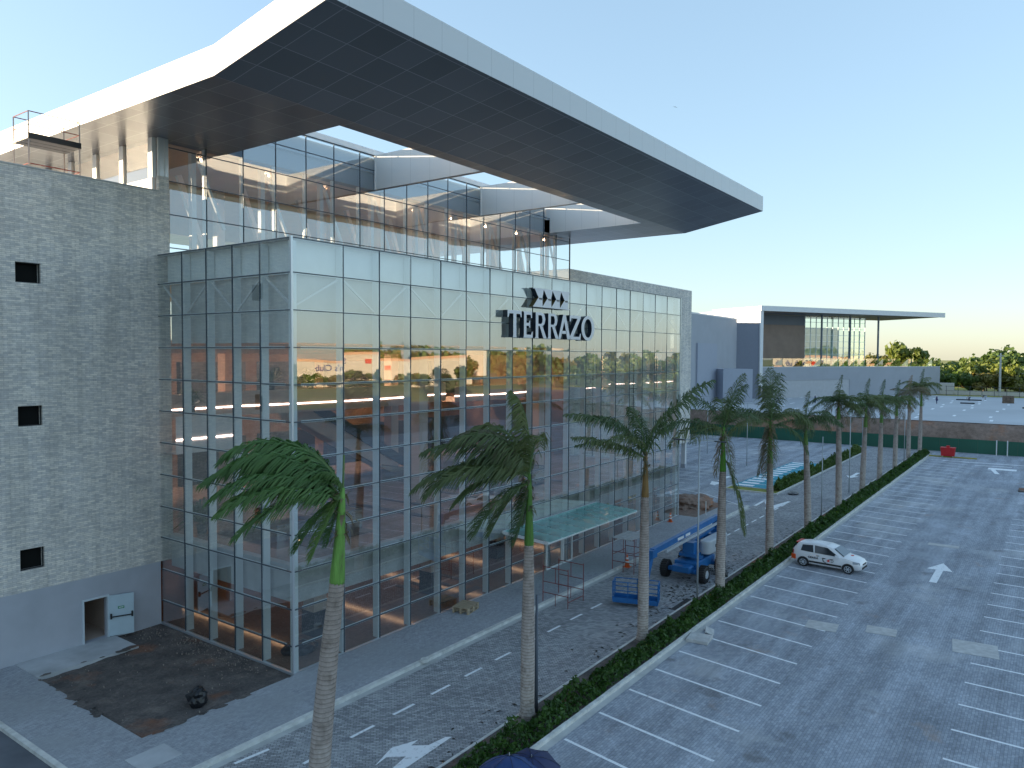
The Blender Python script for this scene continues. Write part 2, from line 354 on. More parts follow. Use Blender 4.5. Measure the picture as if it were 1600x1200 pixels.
# soil and grit spilled over the paving round the bed
b = MB(); rs_ = random.Random(9)
for k in range(26):
    t_ = rs_.random()
    if k % 3 == 0: cx_, cy_ = 13.84-abs(rs_.gauss(0,.05)), rs_.uniform(26.5,34.8)
    elif k % 3 == 1: cx_, cy_ = rs_.uniform(14,20.6), 26.42-abs(rs_.gauss(0,.06))
    else: cx_, cy_ = rs_.uniform(13.9,18.2), 34.9+abs(rs_.gauss(0,.08))
    rr_ = rs_.uniform(.05,.26); pts = []
    for j in range(14):
        a = 2*math.pi*j/14; r_ = rr_*rs_.uniform(.6,1.15); pts.append((cx_+r_*math.cos(a)*(1.0 if k % 3 == 0 else 1.6), cy_+r_*math.sin(a)*(1.6 if k % 3 == 0 else .8), SW+.036+.0005*k if k % 3 == 2 else SW+.004+.0004*k))
    b.quad(*pts)
structure(b, 'spilled_soil', MT['soil'])['kind'] = 'stuff'
# kerbs
b = MB()
x = -60.0
x = 11.35
while x < 69.0:
    b.box((x+.006, SY, -.2), (min(x+1, 69.2)-.006, SY+.22, SW+.012)); x += 1.0
b.box((69.2, SY+.0, -.2), (69.42, 25.0, SW+.012)); 
y = SY+.22
while y < 37: b.box((11.15,y+.006,-.2),(11.35,min(y+1,37.2)-.006,SW+.012)); y += 1
structure(b, 'sidewalk_kerb', MT['kerb'])
b = MB(); b.quad((-60,SY,0),(11.15,SY,0),(11.15,37.2,0),(-60,37.2,0)); structure(b, 'access_road', MT['asph'])
b = MB(); x = -30.0
while x < 122.5:
    b.box((x+.006, KY0, -.2), (x+.994, KY0+.16, .15+random.uniform(-.008,.008))); b.box((x+.006, HY1, -.2), (x+.994, HY1+.12, .07)); x += 1.0
b.box((123.4, KY0, -.2), (123.55, HY1+.12, .15)); structure(b, 'median_kerb', MT['kerb'])
b = MB(); b.quad((-30,KY0+.16,.05),(123.4,KY0+.16,.05),(123.4,HY1,.05),(-30,HY1,.05)); structure(b, 'planting_bed', MT['soil'])
b = MB(); b.quad((-30,KY0-.28,.004),(123,KY0-.28,.004),(123,KY0,.004),(-30,KY0,.004)); structure(b, 'gutter', MT['conc'])
b = MB(); b.quad((11.3,SY-.3,.004),(69,SY-.3,.004),(69,SY,.004),(-60,SY,.004)); structure(b, 'road_gutter', MT['conc'])
# far median with hedge between lane and side lot
b = MB(); b.box((77.2,22.75,-.2),(120.6,22.9,.14)); b.box((77.2,22.9,-.2),(77.35,28.3,.14)); b.box((77.35,28.2,-.2),(80,28.3,.14)); structure(b, 'far_median_kerb', MT['kerb'])
b = MB(); b.quad((77.35,22.9,.06),(120.6,22.9,.06),(120.6,23.9,.06),(77.35,23.9,.06)); b.quad((77.35,23.9,.06),(79.6,23.9,.06),(79.6,28.2,.06),(77.35,28.2,.06)); structure(b, 'far_planting_bed', MT['field'])
b = MB(); b.box((121.2,8.8,-.1),(121.9,15.6,.12)); structure(b, 'lot_end_island', MT['field'])
b = MB(); b.box((94.6,-3,-.1),(97.0,3.1,.12)); structure(b, 'lot_island', MT['soil'])
# painted markings
P = MB(); Z1 = .006
def stripe(a, bb, w=.12, z=Z1, mb=None):
    a, bb = Vector((*a, z)), Vector((*bb, z)); d = (bb-a).normalized(); s = Vector((-d.y, d.x, 0))*w/2
    (mb or P).quad(a-s, bb-s, bb+s, a+s)
for k in range(-12, 35):
    X = 33.32+2.56*k; stripe((X, 14.25), (X-.78, 9.3), .135)
for k in range(-9, 19):
    X = 32.36+2.55*k; stripe((X, 2.92), (X-.1, -2.3), .135)
    stripe((X-.1, -2.3), (X-.2, -7.4), .11)
for k in range(24, 34):
    X = 32.36+2.55*k; stripe((X, 2.92), (X-.1, -2.3), .135)
for k in range(0, 9):
    x0 = 18.5+2.19*k
    if 0 <= k: stripe((x0, 20.6), (x0+1.15, 20.57), .14)
stripe((16.33,20.55),(17.44,20.55), .14); stripe((14.95,22.45),(16.23,22.3), .14)
for k in range(-4, 8): stripe((56.88+2.1*k, 20.67), (58.1+2.1*k, 20.67), .14)
def poly(pts, z=Z1): P.quad(*[(x, y, z) for x, y in pts])
poly([(20.61,17.84),(19.8,17.95),(19.41,18.43),(19.88,18.5),(18.89,18.88),(18.44,18.75),(17.68,18.49),(18.31,18.57),(18.76,18.07),(17.0,17.72),(17.2,17.5),(20.75,17.66)])
def arrow(x, y, L, ang, wd=.28, hw=.95):
    c, s_ = math.cos(ang), math.sin(ang)
    T = lambda u, v: (x+u*c-v*s_, y+u*s_+v*c)
    poly([T(0,-wd/2),T(L*.62,-wd/2),T(L*.62,wd/2),T(0,wd/2)]); poly([T(L*.62,-hw/2),T(L,0),T(L*.62,hw/2)], Z1)
arrow(53.06, 6.0, 5.4, 0, .42, 1.5); arrow(98.2, 19.3, 5.0, math.pi, .4, 1.4)
poly([(107.5,5.4),(111.5,6.1),(111.5,6.6),(107.5,5.9)]); poly([(111.5,3.9),(113.2,3.9),(113.2,6.9),(111.5,6.9)])
stripe((117.2,12.5),(118.8,-8.), .4); stripe((114.5,8.5),(115.3,4.5), .35)
poly([(69.6,21.2),(73.4,22.9),(73.6,22.5),(70.4,21.0)]); poly([(68.5,20.9),(69.9,21.7),(74.5,20.9),(74.5,20.6)]); poly([(70.4,22.9),(74.0,22.98),(74.0,22.7),(70.4,22.6)])
for i in range(12):
    X = 80.3+.0; 
for r_, (ya, yb, xa, xb) in enumerate([(33.2,38.0,76,121),(44.6,49.4,76,121),(49.4,54.2,76,121),(60,65,76,121)]):
    X = xa
    while X < xb: stripe((X, ya), (X-.3, yb), .12); X += 2.5
stripe((76,49.4),(121,49.4),.12); stripe((74.5,32.1),(73.35,28.7),.12); stripe((73.35,28.7),(70,24.2),.12); stripe((72.3,32.4),(71.0,27.8),.12)
for (x, y) in ((82.2,32.7),): arrow(x, y-2, 4.5, 0, .35, 1.3); poly([(79,30),(81,29.8),(81.4,31.2),(79.3,30.6)])
for k in range(9):
    X = 104.3+2.0*k; stripe((X, 27.6), (X-.1, 24.2), .12)
structure(P, 'road_markings', MT['paint'])
b = MB(); b.quad((80.3,23.95,Z1),(103.5,23.95,Z1),(102.9,28.4,Z1),(80.3,28.4,Z1)); structure(b, 'blue_bay_surface', MT['teal'])
b = MB()
for k in range(13):
    X = 80.7+1.75*k; b.quad((X,26.4,.010),(X+1.0,26.4,.010),(X+1.0,28.2,.010),(X,28.2,.010))
for k in range(6):
    X = 82.5+3.5*k; b.quad((X,23.95,.010),(X+.14,23.95,.010),(X+.14,26.4,.010),(X,26.4,.010))
structure(b, 'blue_bay_markings', MT['paint'])
# raised lot
b = MB(); b.quad((132.2,-20,ZL),(222,-20,ZL),(222,60,ZL),(132.2,90,ZL)); structure(b, 'raised_lot', plain('fresh_pale_paving', (.45,.475,.50), .8, var=.12, sc=.06))
b = MB()
for r_ in range(9):
    for c_ in range(14):
        X = 137+8.2*r_; Y = -18+5.2*c_+(r_ % 2)*.6
        if random.random() < .93: b.quad((X,Y,ZL+.006),(X+3.6,Y+.1,ZL+.006),(X+3.6,Y+.55,ZL+.006),(X,Y+.45,ZL+.006))
structure(b, 'raised_lot_markings', MT['paint'])
bm_ = MB(); n = 120; vs = []; fs = []
for j in range(n+1):
    y = -22+112*j/n
    for i, (x, z) in enumerate(((129.3,.0),(130.1,1.6),(131.0,2.9),(131.9,4.0),(132.6,ZL+.02))):
        vs.append((x+noise.noise(Vector((y*.5,i,0)))*.3, y, z+noise.noise(Vector((y*.7,i,5)))*.12*(i != 4)))
for j in range(n):
    for i in range(4): a = j*5+i; fs.append((a, a+1, a+6, a+5))
bm_.add(vs, fs); structure(bm_, 'earth_bank', MT['bank'], smooth=True)
# green hoarding along the foot of the bank
t = thing('hoarding', 'long dark green site hoarding at the foot of the red earth bank', 'fence', (128.9, 20, 0))
b = MB(); y = -20.0
while y < 88: b.box((128.86, y+.01, 0), (128.9, y+2.43, 2.02)); y += 2.44
b.build('board', plain('green_board', (.015,.10,.065), .6, var=.15, sc=.3), t)
b = MB(); y = -20.0
while y < 88: b.box((128.9, y-.04, 0), (128.98, y+.04, 2.1)); y += 2.44
tag(b.build('post', MT['bark'], t), kind=None)
# ================================================================ MAIN BUILDING
FX0, FX1, FY, BY, TOP = 20.64, 61.5, 26.58, 37.2, 18.97
main = thing('glass_mall_building', 'large building with glass box front, pale stone walls and huge overhanging roof', 'building', (FX0, FY, 0))
# stone walls with real window openings
def wall_y(mb, x0, x1, y, z0, z1, holes, th=.4):
    xs = sorted({x0, x1, *[h[0] for h in holes], *[h[1] for h in holes]}); zs = sorted({z0, z1, *[h[2] for h in holes], *[h[3] for h in holes]})
    for i in range(len(xs)-1):
        for j in range(len(zs)-1):
            cx, cz = (xs[i]+xs[i+1])/2, (zs[j]+zs[j+1])/2
            if any(h[0] < cx < h[1] and h[2] < cz < h[3] for h in holes): continue
            mb.quad((xs[i],y,zs[j]),(xs[i+1],y,zs[j]),(xs[i+1],y,zs[j+1]),(xs[i],y,zs[j+1]))
    for h in holes:
        a0, a1, c0, c1 = h[:4]
        mb.quad((a0,y,c0),(a0,y+th,c0),(a0,y+th,c1),(a0,y,c1)); mb.quad((a1,y,c0),(a1,y+th,c0),(a1,y+th,c1),(a1,y,c1))
        mb.quad((a0,y,c1),(a1,y,c1),(a1,y+th,c1),(a0,y+th,c1)); mb.quad((a0,y,c0),(a1,y,c0),(a1,y+th,c0),(a0,y+th,c0))
ZB = 3.29
wins = [(14.15,15.18,17.1,18.0),(14.15,15.15,10.72,11.62),(14.13,15.13,4.25,5.2)]
for k in range(1, 12): wins += [(14.15-k*9, 15.15-k*9, z, z+.9) for z in (4.25,10.72,17.1)]
b = MB(); wall_y(b, -150, 21.29, BY, ZB, 22.2, wins)
b.build('stone_wall', MT['brick'], main, fix=False)
b = MB(); b.box((20.72,BY,22.2),(21.29,BY+.25,23.0)); b.build('stone_parapet_end', MT['brick'], main)
b = MB(); b.box((-150,BY-.03,22.2),(20.72,BY+.3,22.26)); b.build('parapet_cap', MT['conc'], main)
b = MB(); b.quad((-150,BY+7,0),(FX0-.1,BY+7,0),(FX0-.1,BY+7,21),(-150,BY+7,21)); b.build('sun_block_wall', MT['base'], main, fix=False)  # unseen wall added to stop sun leaking through the window openings
b = MB(); b.box((-150,BY+.3,21.0),(FX0-.2,95,21.1)); b.box((-150,BY+.1,0),(-149.8,95,21.2)); b.build('roof_deck', MT['white'], main)
for wdw in wins[:3]:
    b = MB(); x0, x1, z0, z1 = wdw; b.box((x0,BY+.12,z0),(x0+.04,BY+.18,z1)); b.box((x1-.04,BY+.12,z0),(x1,BY+.18,z1)); b.box((x0+.04,BY+.12,z0),(x1-.04,BY+.18,z0+.04)); b.box((x0+.04,BY+.12,z1-.04),(x1-.04,BY+.18,z1))
    f = sub(b.build('window', MT['black'], main), main)
    b = MB(); b.quad((x0-.02,BY+.39,z0-.02),(x1+.02,BY+.39,z0-.02),(x1+.02,BY+.39,z1+.02),(x0-.02,BY+.39,z1+.02)); o = b.build('pane', MT.setdefault('dkwin', plain('dark_window', (.012,.013,.013), .9, var=0, spec=.1)), main)
    o.parent = f
b = MB(); wall_y(b, -150, 20.6, BY, 0, ZB, [(16.77,17.90,.16,2.2)], .35); b.build('base_wall', MT['base'], main, fix=False)
# corridor behind the door
b = MB(); b.quad((16.0,BY+.36,.15),(18.7,BY+.36,.15),(18.7,BY+6,.15),(16.0,BY+6,.15)); b.quad((16.4,BY+.36,.15),(16.4,BY+6,.15),(16.4,BY+6,2.6),(16.4,BY+.36,2.6))
b.quad((18.25,BY+.36,.15),(18.25,BY+6,.15),(18.25,BY+6,2.6),(18.25,BY+.36,2.6)); b.quad((16.0,BY+6,.15),(18.7,BY+6,.15),(18.7,BY+6,2.6),(16.0,BY+6,2.6)); b.quad((16.0,BY+.36,2.5),(18.7,BY+.36,2.5),(18.7,BY+6,2.5),(16.0,BY+6,2.5))
b.build('corridor', MT['inwhite'], main, fix=False)
b = MB(); b.box((16.71,BY-.05,.16),(16.79,BY+.1,2.26)); b.box((17.88,BY-.05,.16),(17.96,BY+.1,2.26)); b.box((16.79,BY-.05,2.18),(17.88,BY+.1,2.26))
b.build('door_frame', plain('pale_frame', (.55,.62,.66), .5, var=0), main)
da = rad(-22)       # leaf swung open towards us, hinge on the right jamb
hx, hy = 17.93, BY-.07
dd = Vector((math.cos(da), math.sin(da), 0)); dn = Vector((dd.y, -dd.x, 0))
def D(u, n_, z): p = Vector((hx, hy, 0))+dd*u+dn*n_; return (p.x, p.y, z)
def dbox(mb, u0, u1, n0, n1, z0, z1): mb.add([D(u0,n0,z0),D(u1,n0,z0),D(u1,n1,z0),D(u0,n1,z0),D(u0,n0,z1),D(u1,n0,z1),D(u1,n1,z1),D(u0,n1,z1)], [(0,3,2,1),(4,5,6,7),(0,1,5,4),(1,2,6,5),(2,3,7,6),(3,0,4,7)])
b = MB(); dbox(b, 0, 1.08, -.025, .025, .2, 2.2); door = sub(b.build('door', plain('pale_blue_door', (.42,.52,.58), .5, var=.05), main), main)
door['label'] = 'pale blue emergency exit door standing open'
b = MB(); dbox(b, .04, .12, .025, .12, 1.05, 1.3); dbox(b, .96, 1.04, .025, .12, 1.05, 1.3); dbox(b, .12, .96, .06, .10, 1.12, 1.17); o = b.build('push_bar', MT['black'], main); o.parent = door
b = MB(); dbox(b, .38, .66, .025, .032, 1.5, 1.62); o = b.build('exit_sticker', plain('green_sticker', (.02,.22,.10), .5, var=0), main); o.parent = door
b = MB(); dbox(b, .42, .62, .032, .034, 1.545, 1.58); o = b.build('sticker_text', MT['white'], main); o.parent = door
# right-hand stone wing (lifted on a column, open below)
b = MB(); b.quad((60.44,BY,3.3),(89.4,BY,3.3),(89.4,BY,22.05),(60.44,BY,22.05)); b.quad((60.44,BY,3.3),(89.4,BY,3.3),(89.4,BY+30,3.3),(60.44,BY+30,3.3)); b.build('stone_wing', MT['brick'], main, fix=False)
b = MB(); b.quad((89.4,BY,3.3),(89.4,BY+55,3.3),(89.4,BY+55,22.05),(89.4,BY,22.05)); b.build('stone_wing_end', MT['brick_side'], main, fix=False)
b = MB(); b.box((60.44,BY,22.05),(89.4,BY+55,22.1)); b.build('wing_roof', MT['white'], main)
b = MB(); b.box((88.9,BY+.4,-.0),(89.38,BY+.9,3.3)); b.build('column', MT['white'], main)
b = MB(); b.box((61.5,BY+14,0),(89.2,BY+14.2,3.3)); b.box((88.85,BY+.35,0),(89.43,BY+.95,.5)); b.build('undercroft_wall', MT['base'], main)
# ---- curtain walls
cols_f = [20.71+.0, 23.52,25.79,27.95,30.25,32.36,34.51,36.74,38.86,41.04,43.25,45.45,47.63,49.83,52.03,54.23,56.43,58.72,61.5]
cols_f[0] = FX0
rows = [0.14,1.27,2.89,4.55,6.15,7.80,9.43,11.06,12.67,14.28,15.89,17.50,TOP]
cols_s = [26.58,28.79,30.85,32.95,35.02,37.15]
cols_u = [21.29,23.39,25.65,27.82,30.01,32.18,34.35,36.55,38.72,40.90,43.10,45.30,47.45,49.60,51.75,53.88,56.00,58.1,60.44]
rows_u = [18.9,19.43,21.13,22.82,24.52,26.2,27.18]
hw = .017
b = MB()
for x in cols_f[1:-1]: b.box((x-hw,FY-.02,.14),(x+hw,FY+.03,TOP))
for z in rows[1:]: b.box((FX0+.06,FY-.023,z-hw*1.2),(FX1-.03,FY+.033,z+hw*1.2))
for y in cols_s[1:-1]: b.box((FX0-.02,y-hw,.1),(FX0+.03,y+hw,TOP))
for z in rows[1:]: b.box((FX0-.023,FY+.06,z-hw*1.2),(FX0+.033,BY,z+hw*1.2))
for x in cols_f[1:]: pass
for y in (28.8, 31.0, 33.2, 35.2): b.box((FX1-.04,y-hw,.1),(FX1+.05,y+hw,TOP))
for z in rows[1:]: b.box((FX1-.045,FY+.06,z-hw),(FX1+.055,BY,z+hw))
b.build('mullion_grid', MT['mull'], main)
each('corner_post', MT['alu'], main, [((FX0-.05,FY-.05,0),(FX0+.045,FY+.045,TOP+.06)), ((FX1-.03,FY-.05,0),(FX1+.06,FY+.045,TOP+.06))])
b = MB()
for x in cols_f[1:-1]: b.box((x-.085,FY+.05,.14),(x+.085,FY+.40,TOP-.1))
for y in cols_s[1:-1]: b.box((FX0+.05,y-.085,.1),(FX0+.40,y+.085,TOP-.1))
for z in rows[1:-1]: b.box((FX0+.5,FY+.034,z-.055),(FX1-.1,FY+.048,z+.055)); b.box((FX0+.034,FY+.5,z-.055),(FX0+.048,BY-.1,z+.055))
b.box((FX0+.10,FY+.10,.14),(FX0+.34,FY+.34,TOP-.1)); b.box((FX1-.42,FY+.1,.14),(FX1-.12,FY+.4,TOP-.1))
b.build('pale_fins', MT['fin'], main)
b = MB(); b.box((FX0-.06,FY-.06,0),(FX1+.06,FY+.1,.14)); b.box((FX0-.06,FY+.1,0),(FX0+.1,BY,.14)); b.build('sill', MT['alu'], main)
b = MB(); b.box((FX0+.02,FY+.02,TOP),(FX1,BY-.02,TOP+.05)); b.build('terrace_roof', MT['conc'], main)
# opaque backing of the upper rows, with zig-zag braces in front of it
b = MB(); b.box((FX0+.46,FY+.46,17.5),(FX1-.46,FY+.52,TOP-.02)); b.box((FX0+.46,FY+.52,17.5),(FX0+.52,BY-.1,TOP-.02)); b.build('white_backing', MT['spandrel'], main)
b = MB(); b.box((FX0+.64,FY+.64,14.5),(FX1-.62,FY+.7,17.5)); b.box((FX0+.64,FY+.70,14.5),(FX0+.7,BY-.1,17.5)); b.build('grey_backing', MT['spandrel_d'], main)
b = MB()
for i in range(18):
    x0, x1 = cols_f[i]+.15, cols_f[i+1]-.15; a, c = (16.0, 17.4) if i % 2 == 0 else (17.4, 16.0)
    b.beam((x0,FY+.2,a),(x1,FY+.2,c), .08)
for i in range(5):
    y0, y1 = cols_s[i]+.15, cols_s[i+1]-.15; a, c = (16.0, 17.4) if i % 2 == 0 else (17.4, 16.0)
    b.beam((FX0+.2,y0,a),(FX0+.2,y1,c), .08)
b.build('brace', MT['white'], main)
b = MB(); b.box((FX0+.7,42.6,14.0),(FX1-.6,42.75,14.69)); b.build('ceiling_beam', MT['inwhite'], main)
# individual panes: the 100 that show largest are parts, the rest one object
panes = []
def tilt(): return random.uniform(-.011, .011)
for i in range(18):
    for j in range(12):
        x0, x1, z0, z1 = cols_f[i]+hw, cols_f[i+1]-hw, rows[j]+hw, rows[j+1]-hw
        t0, t1 = tilt(), tilt()
        panes.append(((x0+x1)/2, [(x0,FY+t0,z0),(x1,FY-t0,z0),(x1,FY-t0-t1,z1),(x0,FY+t0-t1,z1)], 'glass', (x1-x0)*(z1-z0)/((x0**2+26**2))*.8*26/math.hypot(x0, 26)))
for i in range(5):
    for j in range(12):
        y0, y1, z0, z1 = cols_s[i]+hw, cols_s[i+1]-hw, rows[j]+hw, rows[j+1]-hw
        t0, t1 = tilt(), tilt()
        panes.append((0, [(FX0+t0,y0,z0),(FX0-t0,y1,z0),(FX0-t0-t1,y1,z1),(FX0+t0-t1,y0,z1)], 'glass', (y1-y0)*(z1-z0)/(20**2+y0**2)*20/math.hypot(20, y0)))
for i in range(18):
    for j in range(len(rows_u)-1):
        x0, x1, z0, z1 = cols_u[i]+hw, cols_u[i+1]-hw, rows_u[j]+hw, rows_u[j+1]-hw
        if z1 > 24.9 and not (24.3 < x0 and x1 < 57.5): 
            if z0 > 24.9: continue
            z1 = min(z1, 24.92)
        t0, t1 = tilt()*.7, tilt()*.7
        panes.append((0, [(x0,BY+t0,z0),(x1,BY-t0,z0),(x1,BY-t0-t1,z1),(x0,BY+t0-t1,z1)], 'glass_up', (x1-x0)*(z1-z0)/(x0**2+37**2)*37/math.hypot(x0, 37)*(0 if j == 0 else 1)))
panes.sort(key=lambda p: -p[3])
for p in panes[:100]: MB().quad(*p[1]).build('glass_pane', MT[p[2]], main, fix=False)
b = MB()
for p in panes[100:]: b.add(p[1], [(0,1,2,3)], 0 if p[2] == 'glass' else 1)
b.quad((FX1,FY,.1),(FX1,BY,.1),(FX1,BY,TOP),(FX1,FY,TOP))
o = b.build('glass_pane', [MT['glass'], MT['glass_up']], main, fix=False); o['kind'] = 'stuff'
# ---- upper glazed storey
b = MB(); hw2 = .022
for x in cols_u[1:-1]: b.box((x-hw2,BY-.03,18.9),(x+hw2,BY+.03,27.18 if 24.6 < x < 57.1 else 24.92))
for z in rows_u[1:]:
    if z < 24.9: b.box((21.29,BY-.035,z-hw2),(60.44,BY+.035,z+hw2))
    else: b.box((24.76,BY-.035,z-hw2),(56.98,BY+.035,z+hw2))
b.box((60.38,BY-.05,18.9),(60.46,BY+.05,24.92)); b.build('upper_mullions', MT['mull'], main)
b = MB(); b.box((24.76,BY-.1,27.2),(56.98,BY+.3,27.55)); b.build('upper_cap', MT['white'], main)
b = MB()
for x in cols_u[1:-1:1]: b.box((x-.06,BY+.1,19.4),(x+.06,BY+.3,24.9))
b.build('upper_fins', MT['fin'], main)
b = MB(); b.box((24.9,BY+.5,24.96),(56.9,BY+.56,27.15)); b.build('upper_spandrel', plain('sky_reflection_blue', (.22,.30,.38), .5, var=0), main)  # panel tinted blue to stand for sky mirrored in the glass
# side wall of the upper storey: sunlit panel below a window band
b = MB(); b.box((20.55,BY+.3,21.1),(20.72,75,22.9)); b.box((20.72,BY,22.2+.8),(21.2,BY+.1,24.93)); b.build('upper_side_wall', MT['white'], main)
b = MB(); b.box((20.78,BY-.02,23.0),(21.02,BY+.28,24.93)); b.box((21.08,BY-.02,23.0),(21.27,BY+.28,24.93)); b.build('corner_pier', MT['alu'], main)
each('side_window_post', MT['white'], main, [((20.52,BY+.3+2.9*k-.1,22.9),(20.74,BY+.3+2.9*k+.3,24.93)) for k in range(12)])
b = MB(); b.quad((20.62,BY+.3,22.9),(20.62,75,22.9),(20.62,75,24.93),(20.62,BY+.3,24.93)); b.build('side_window_glass', MT['glass_up'], main, fix=False)
# inside of the upper storey: floor, rear wall, leaning steel columns, ceiling
b = MB(); b.quad((21,BY+.1,19.0),(60.4,BY+.1,19.0),(60.4,70,19.0),(21,70,19.0)); b.build('upper_floor', plain('warm_floor', (.50,.38,.30), .6, var=.05), main, fix=False)
b = MB(); b.quad((21,BY+.62,24.9),(60.4,BY+.62,24.9),(60.4,57.9,24.9),(21,57.9,24.9)); b.build('upper_ceiling', plain('peach_ceiling', (.62,.42,.30), .35, var=.05), main, fix=False)
each('upper_downlight', MT['lamp_top'], main, [((24.3+4.4*k,BY+2.2,24.84),(24.6+4.4*k,BY+2.5,24.88)) for k in range(9)])
b = MB(); wall_y(b, 21, 60.4, 58, 19, 24.9, [(22+3.6*k, 24.9+3.6*k, 21.6, 23.6) for k in range(10)], .3); b.build('upper_rear_wall', MT['beige'], main, fix=False)
b = MB()
for k in range(9):
    x = 23.4+4.4*k; b.box((x-.14,BY+1.2,19),(x+.14,BY+1.5,24.9)); b.beam((x+.3,BY+1.35,24.7),(x+1.9,BY+1.35,21.0), .16); b.beam((x+1.9,BY+6,24.7),(x+3.9,BY+6,19.4), .3); b.box((x+2.0,BY+9,19),(x+2.6,BY+9.5,24.9))
b.build('truss_column', MT['white'], main)
# ---- canopy roof
R0, R1, KY, RB, ZS, ZF, YF = 17.5, 63.8, 27.25, 72.0, 24.94, 26.15, 20.39
FT = 1.19
HX0, HX1, HY0 = 24.74, 57.0, 28.2
def soff(z, pts, mb): mb.quad(*[(x, y, z) for x, y in pts])
b = MB()
soff(ZS, [(R0,KY),(HX0,KY),(HX0,RB),(R0,RB)], b); soff(ZS, [(HX1,KY),(R1,KY),(R1,RB),(HX1,RB)], b)
soff(ZS, [(HX0,KY),(HX1,KY),(HX1,HY0),(HX0,HY0)], b); soff(ZS, [(HX0,BY+.1),(HX1,BY+.1),(HX1,RB),(HX0,RB)], b)
b.quad((R0,YF,ZF),(R1,YF,ZF),(R1,KY,ZS),(R0,KY,ZS))
for bx in (35.62, 46.95): b.quad((bx,HY0,ZS),(bx+.34,HY0,ZS),(bx+.34,BY,ZS),(bx,BY,ZS))
# soffit grid is laid out in the building's own coordinates
o = b.build('soffit', MT['soffit'], None, fix=False); o.parent = main; o.location = (-FX0,-FY,0)
ot = MB(); ot.quad((R0,YF,ZF+FT),(R1,YF,ZF+FT),(R1,KY,ZS+FT),(R0,KY,ZS+FT))
for p in ([(R0,KY),(HX0,KY),(HX0,RB),(R0,RB)], [(HX1,KY),(R1,KY),(R1,RB),(HX1,RB)], [(HX0,KY),(HX1,KY),(HX1,HY0),(HX0,HY0)], [(HX0,BY+.32),(HX1,BY+.32),(HX1,RB),(HX0,RB)]): soff(ZS+FT, p, ot)
ot.build('roof_top', MT['white'], main, fix=False)
b = MB(); b.quad((R0,RB,ZS),(R1,RB,ZS),(R1,RB,ZS+FT),(R0,RB,ZS+FT)); b.build('rear_fascia', MT['white'], main, fix=False)
b = MB(); b.quad((R0,YF,ZF-.01),(R1,YF,ZF-.01),(R1,YF,ZF+FT+.02),(R0,YF,ZF+FT+.02))
o = b.build('front_fascia', MT['fasciaX'], None, fix=False); o.parent = main; o.location = (-FX0,-FY,0)
for x in (R0, R1):
    b = MB(); b.add([(x,YF,ZF-.01),(x,KY,ZS-.01),(x,KY,ZS+FT+.01),(x,YF,ZF+FT+.02)], [(0,1,2,3)]); b.quad((x,KY,ZS-.01),(x,RB,ZS-.01),(x,RB,ZS+FT+.01),(x,KY,ZS+FT+.01))
    o = b.build('side_fascia', MT['fasciaY'], None, fix=False); o.parent = main; o.location = (-FX0,-FY,0)
UZ = 27.2
b = MB(); b.quad((HX0,HY0,ZS),(HX0,BY,ZS),(HX0,BY,UZ),(HX0,HY0,UZ)); b.quad((HX1,HY0,ZS),(HX1,BY,ZS),(HX1,BY,UZ),(HX1,HY0,UZ)); b.quad((HX0,HY0,ZS),(HX1,HY0,ZS),(HX1,HY0,UZ),(HX0,HY0,UZ))
for bx in (35.62, 46.95):
    b.quad((bx,HY0,ZS+.005),(bx,BY,ZS+.005),(bx,BY,UZ),(bx,HY0,UZ)); b.quad((bx+.34,HY0,ZS+.005),(bx+.34,BY,ZS+.005),(bx+.34,BY,UZ),(bx+.34,HY0,UZ)); b.quad((bx,HY0,UZ),(bx+.34,HY0,UZ),(bx+.34,BY,UZ),(bx,BY,UZ))
    b.box((bx-.05,BY-.16,ZS),(bx-.0,BY-.08,UZ))
o = b.build('skylight_beam', MT['fasciaY'], None, fix=False); o.parent = main; o.location = (-FX0,-FY,0)
b = MB(); b.box((HX0-.6,HY0-.5,ZS+FT),(HX0-.02,BY+3,UZ+.35)); b.box((HX1+.02,HY0-.5,ZS+FT),(HX1+2.5,BY+3,UZ-.05)); b.box((HX0-.02,HY0-.5,ZS+FT),(HX1+.02,HY0-.02,UZ-.05)); b.box((HX0,BY+.6,ZS+FT),(HX1,RB-5,UZ-.05)); b.build('roof_upstand', MT['white'], main)  # left upstand raised out of sight to shade the beam faces
# ---- interior of the glass box
b = MB(); b.quad((FX0+.1,FY+.1,.15),(FX1-.1,FY+.1,.15),(FX1-.1,56,.15),(FX0+.1,56,.15)); b.build('ground_floor', MT['tile'], main, fix=False)
# first floor slab with two wells
b = MB(); z1 = 4.62
for (x0,x1,y0,y1) in ((FX0+.75,FX1-.7,FY+.75,30.2),(FX0+.75,22.5,30.2,50),(28,40,30.2,50),(47,FX1-.7,30.2,50),(22.5,28,35.5,50),(40,47,41,50)): b.quad((x0,y0,z1),(x1,y0,z1),(x1,y1,z1),(x0,y1,z1)); b.quad((x0,y0,3.4),(x1,y0,3.4),(x1,y1,3.4),(x0,y1,3.4))
b.build('first_floor', MT['tile2'], main, fix=False)
b = MB(); b.box((FX0+.55,FY+.55,2.95),(FX1-.5,FY+.75,4.25)); b.box((FX0+.55,FY+.75,2.95),(FX0+.75,BY,4.25)); b.box((FX0+.42,FY+.42,4.25),(FX1-.45,FY+.8,4.63)); b.box((FX0+.42,FY+.8,4.25),(FX0+.8,BY,4.63)); b.box((FX1-.9,FY+.8,2.95),(FX1-.55,BY,4.63)); b.build('slab_edge', MT['conc'], main)
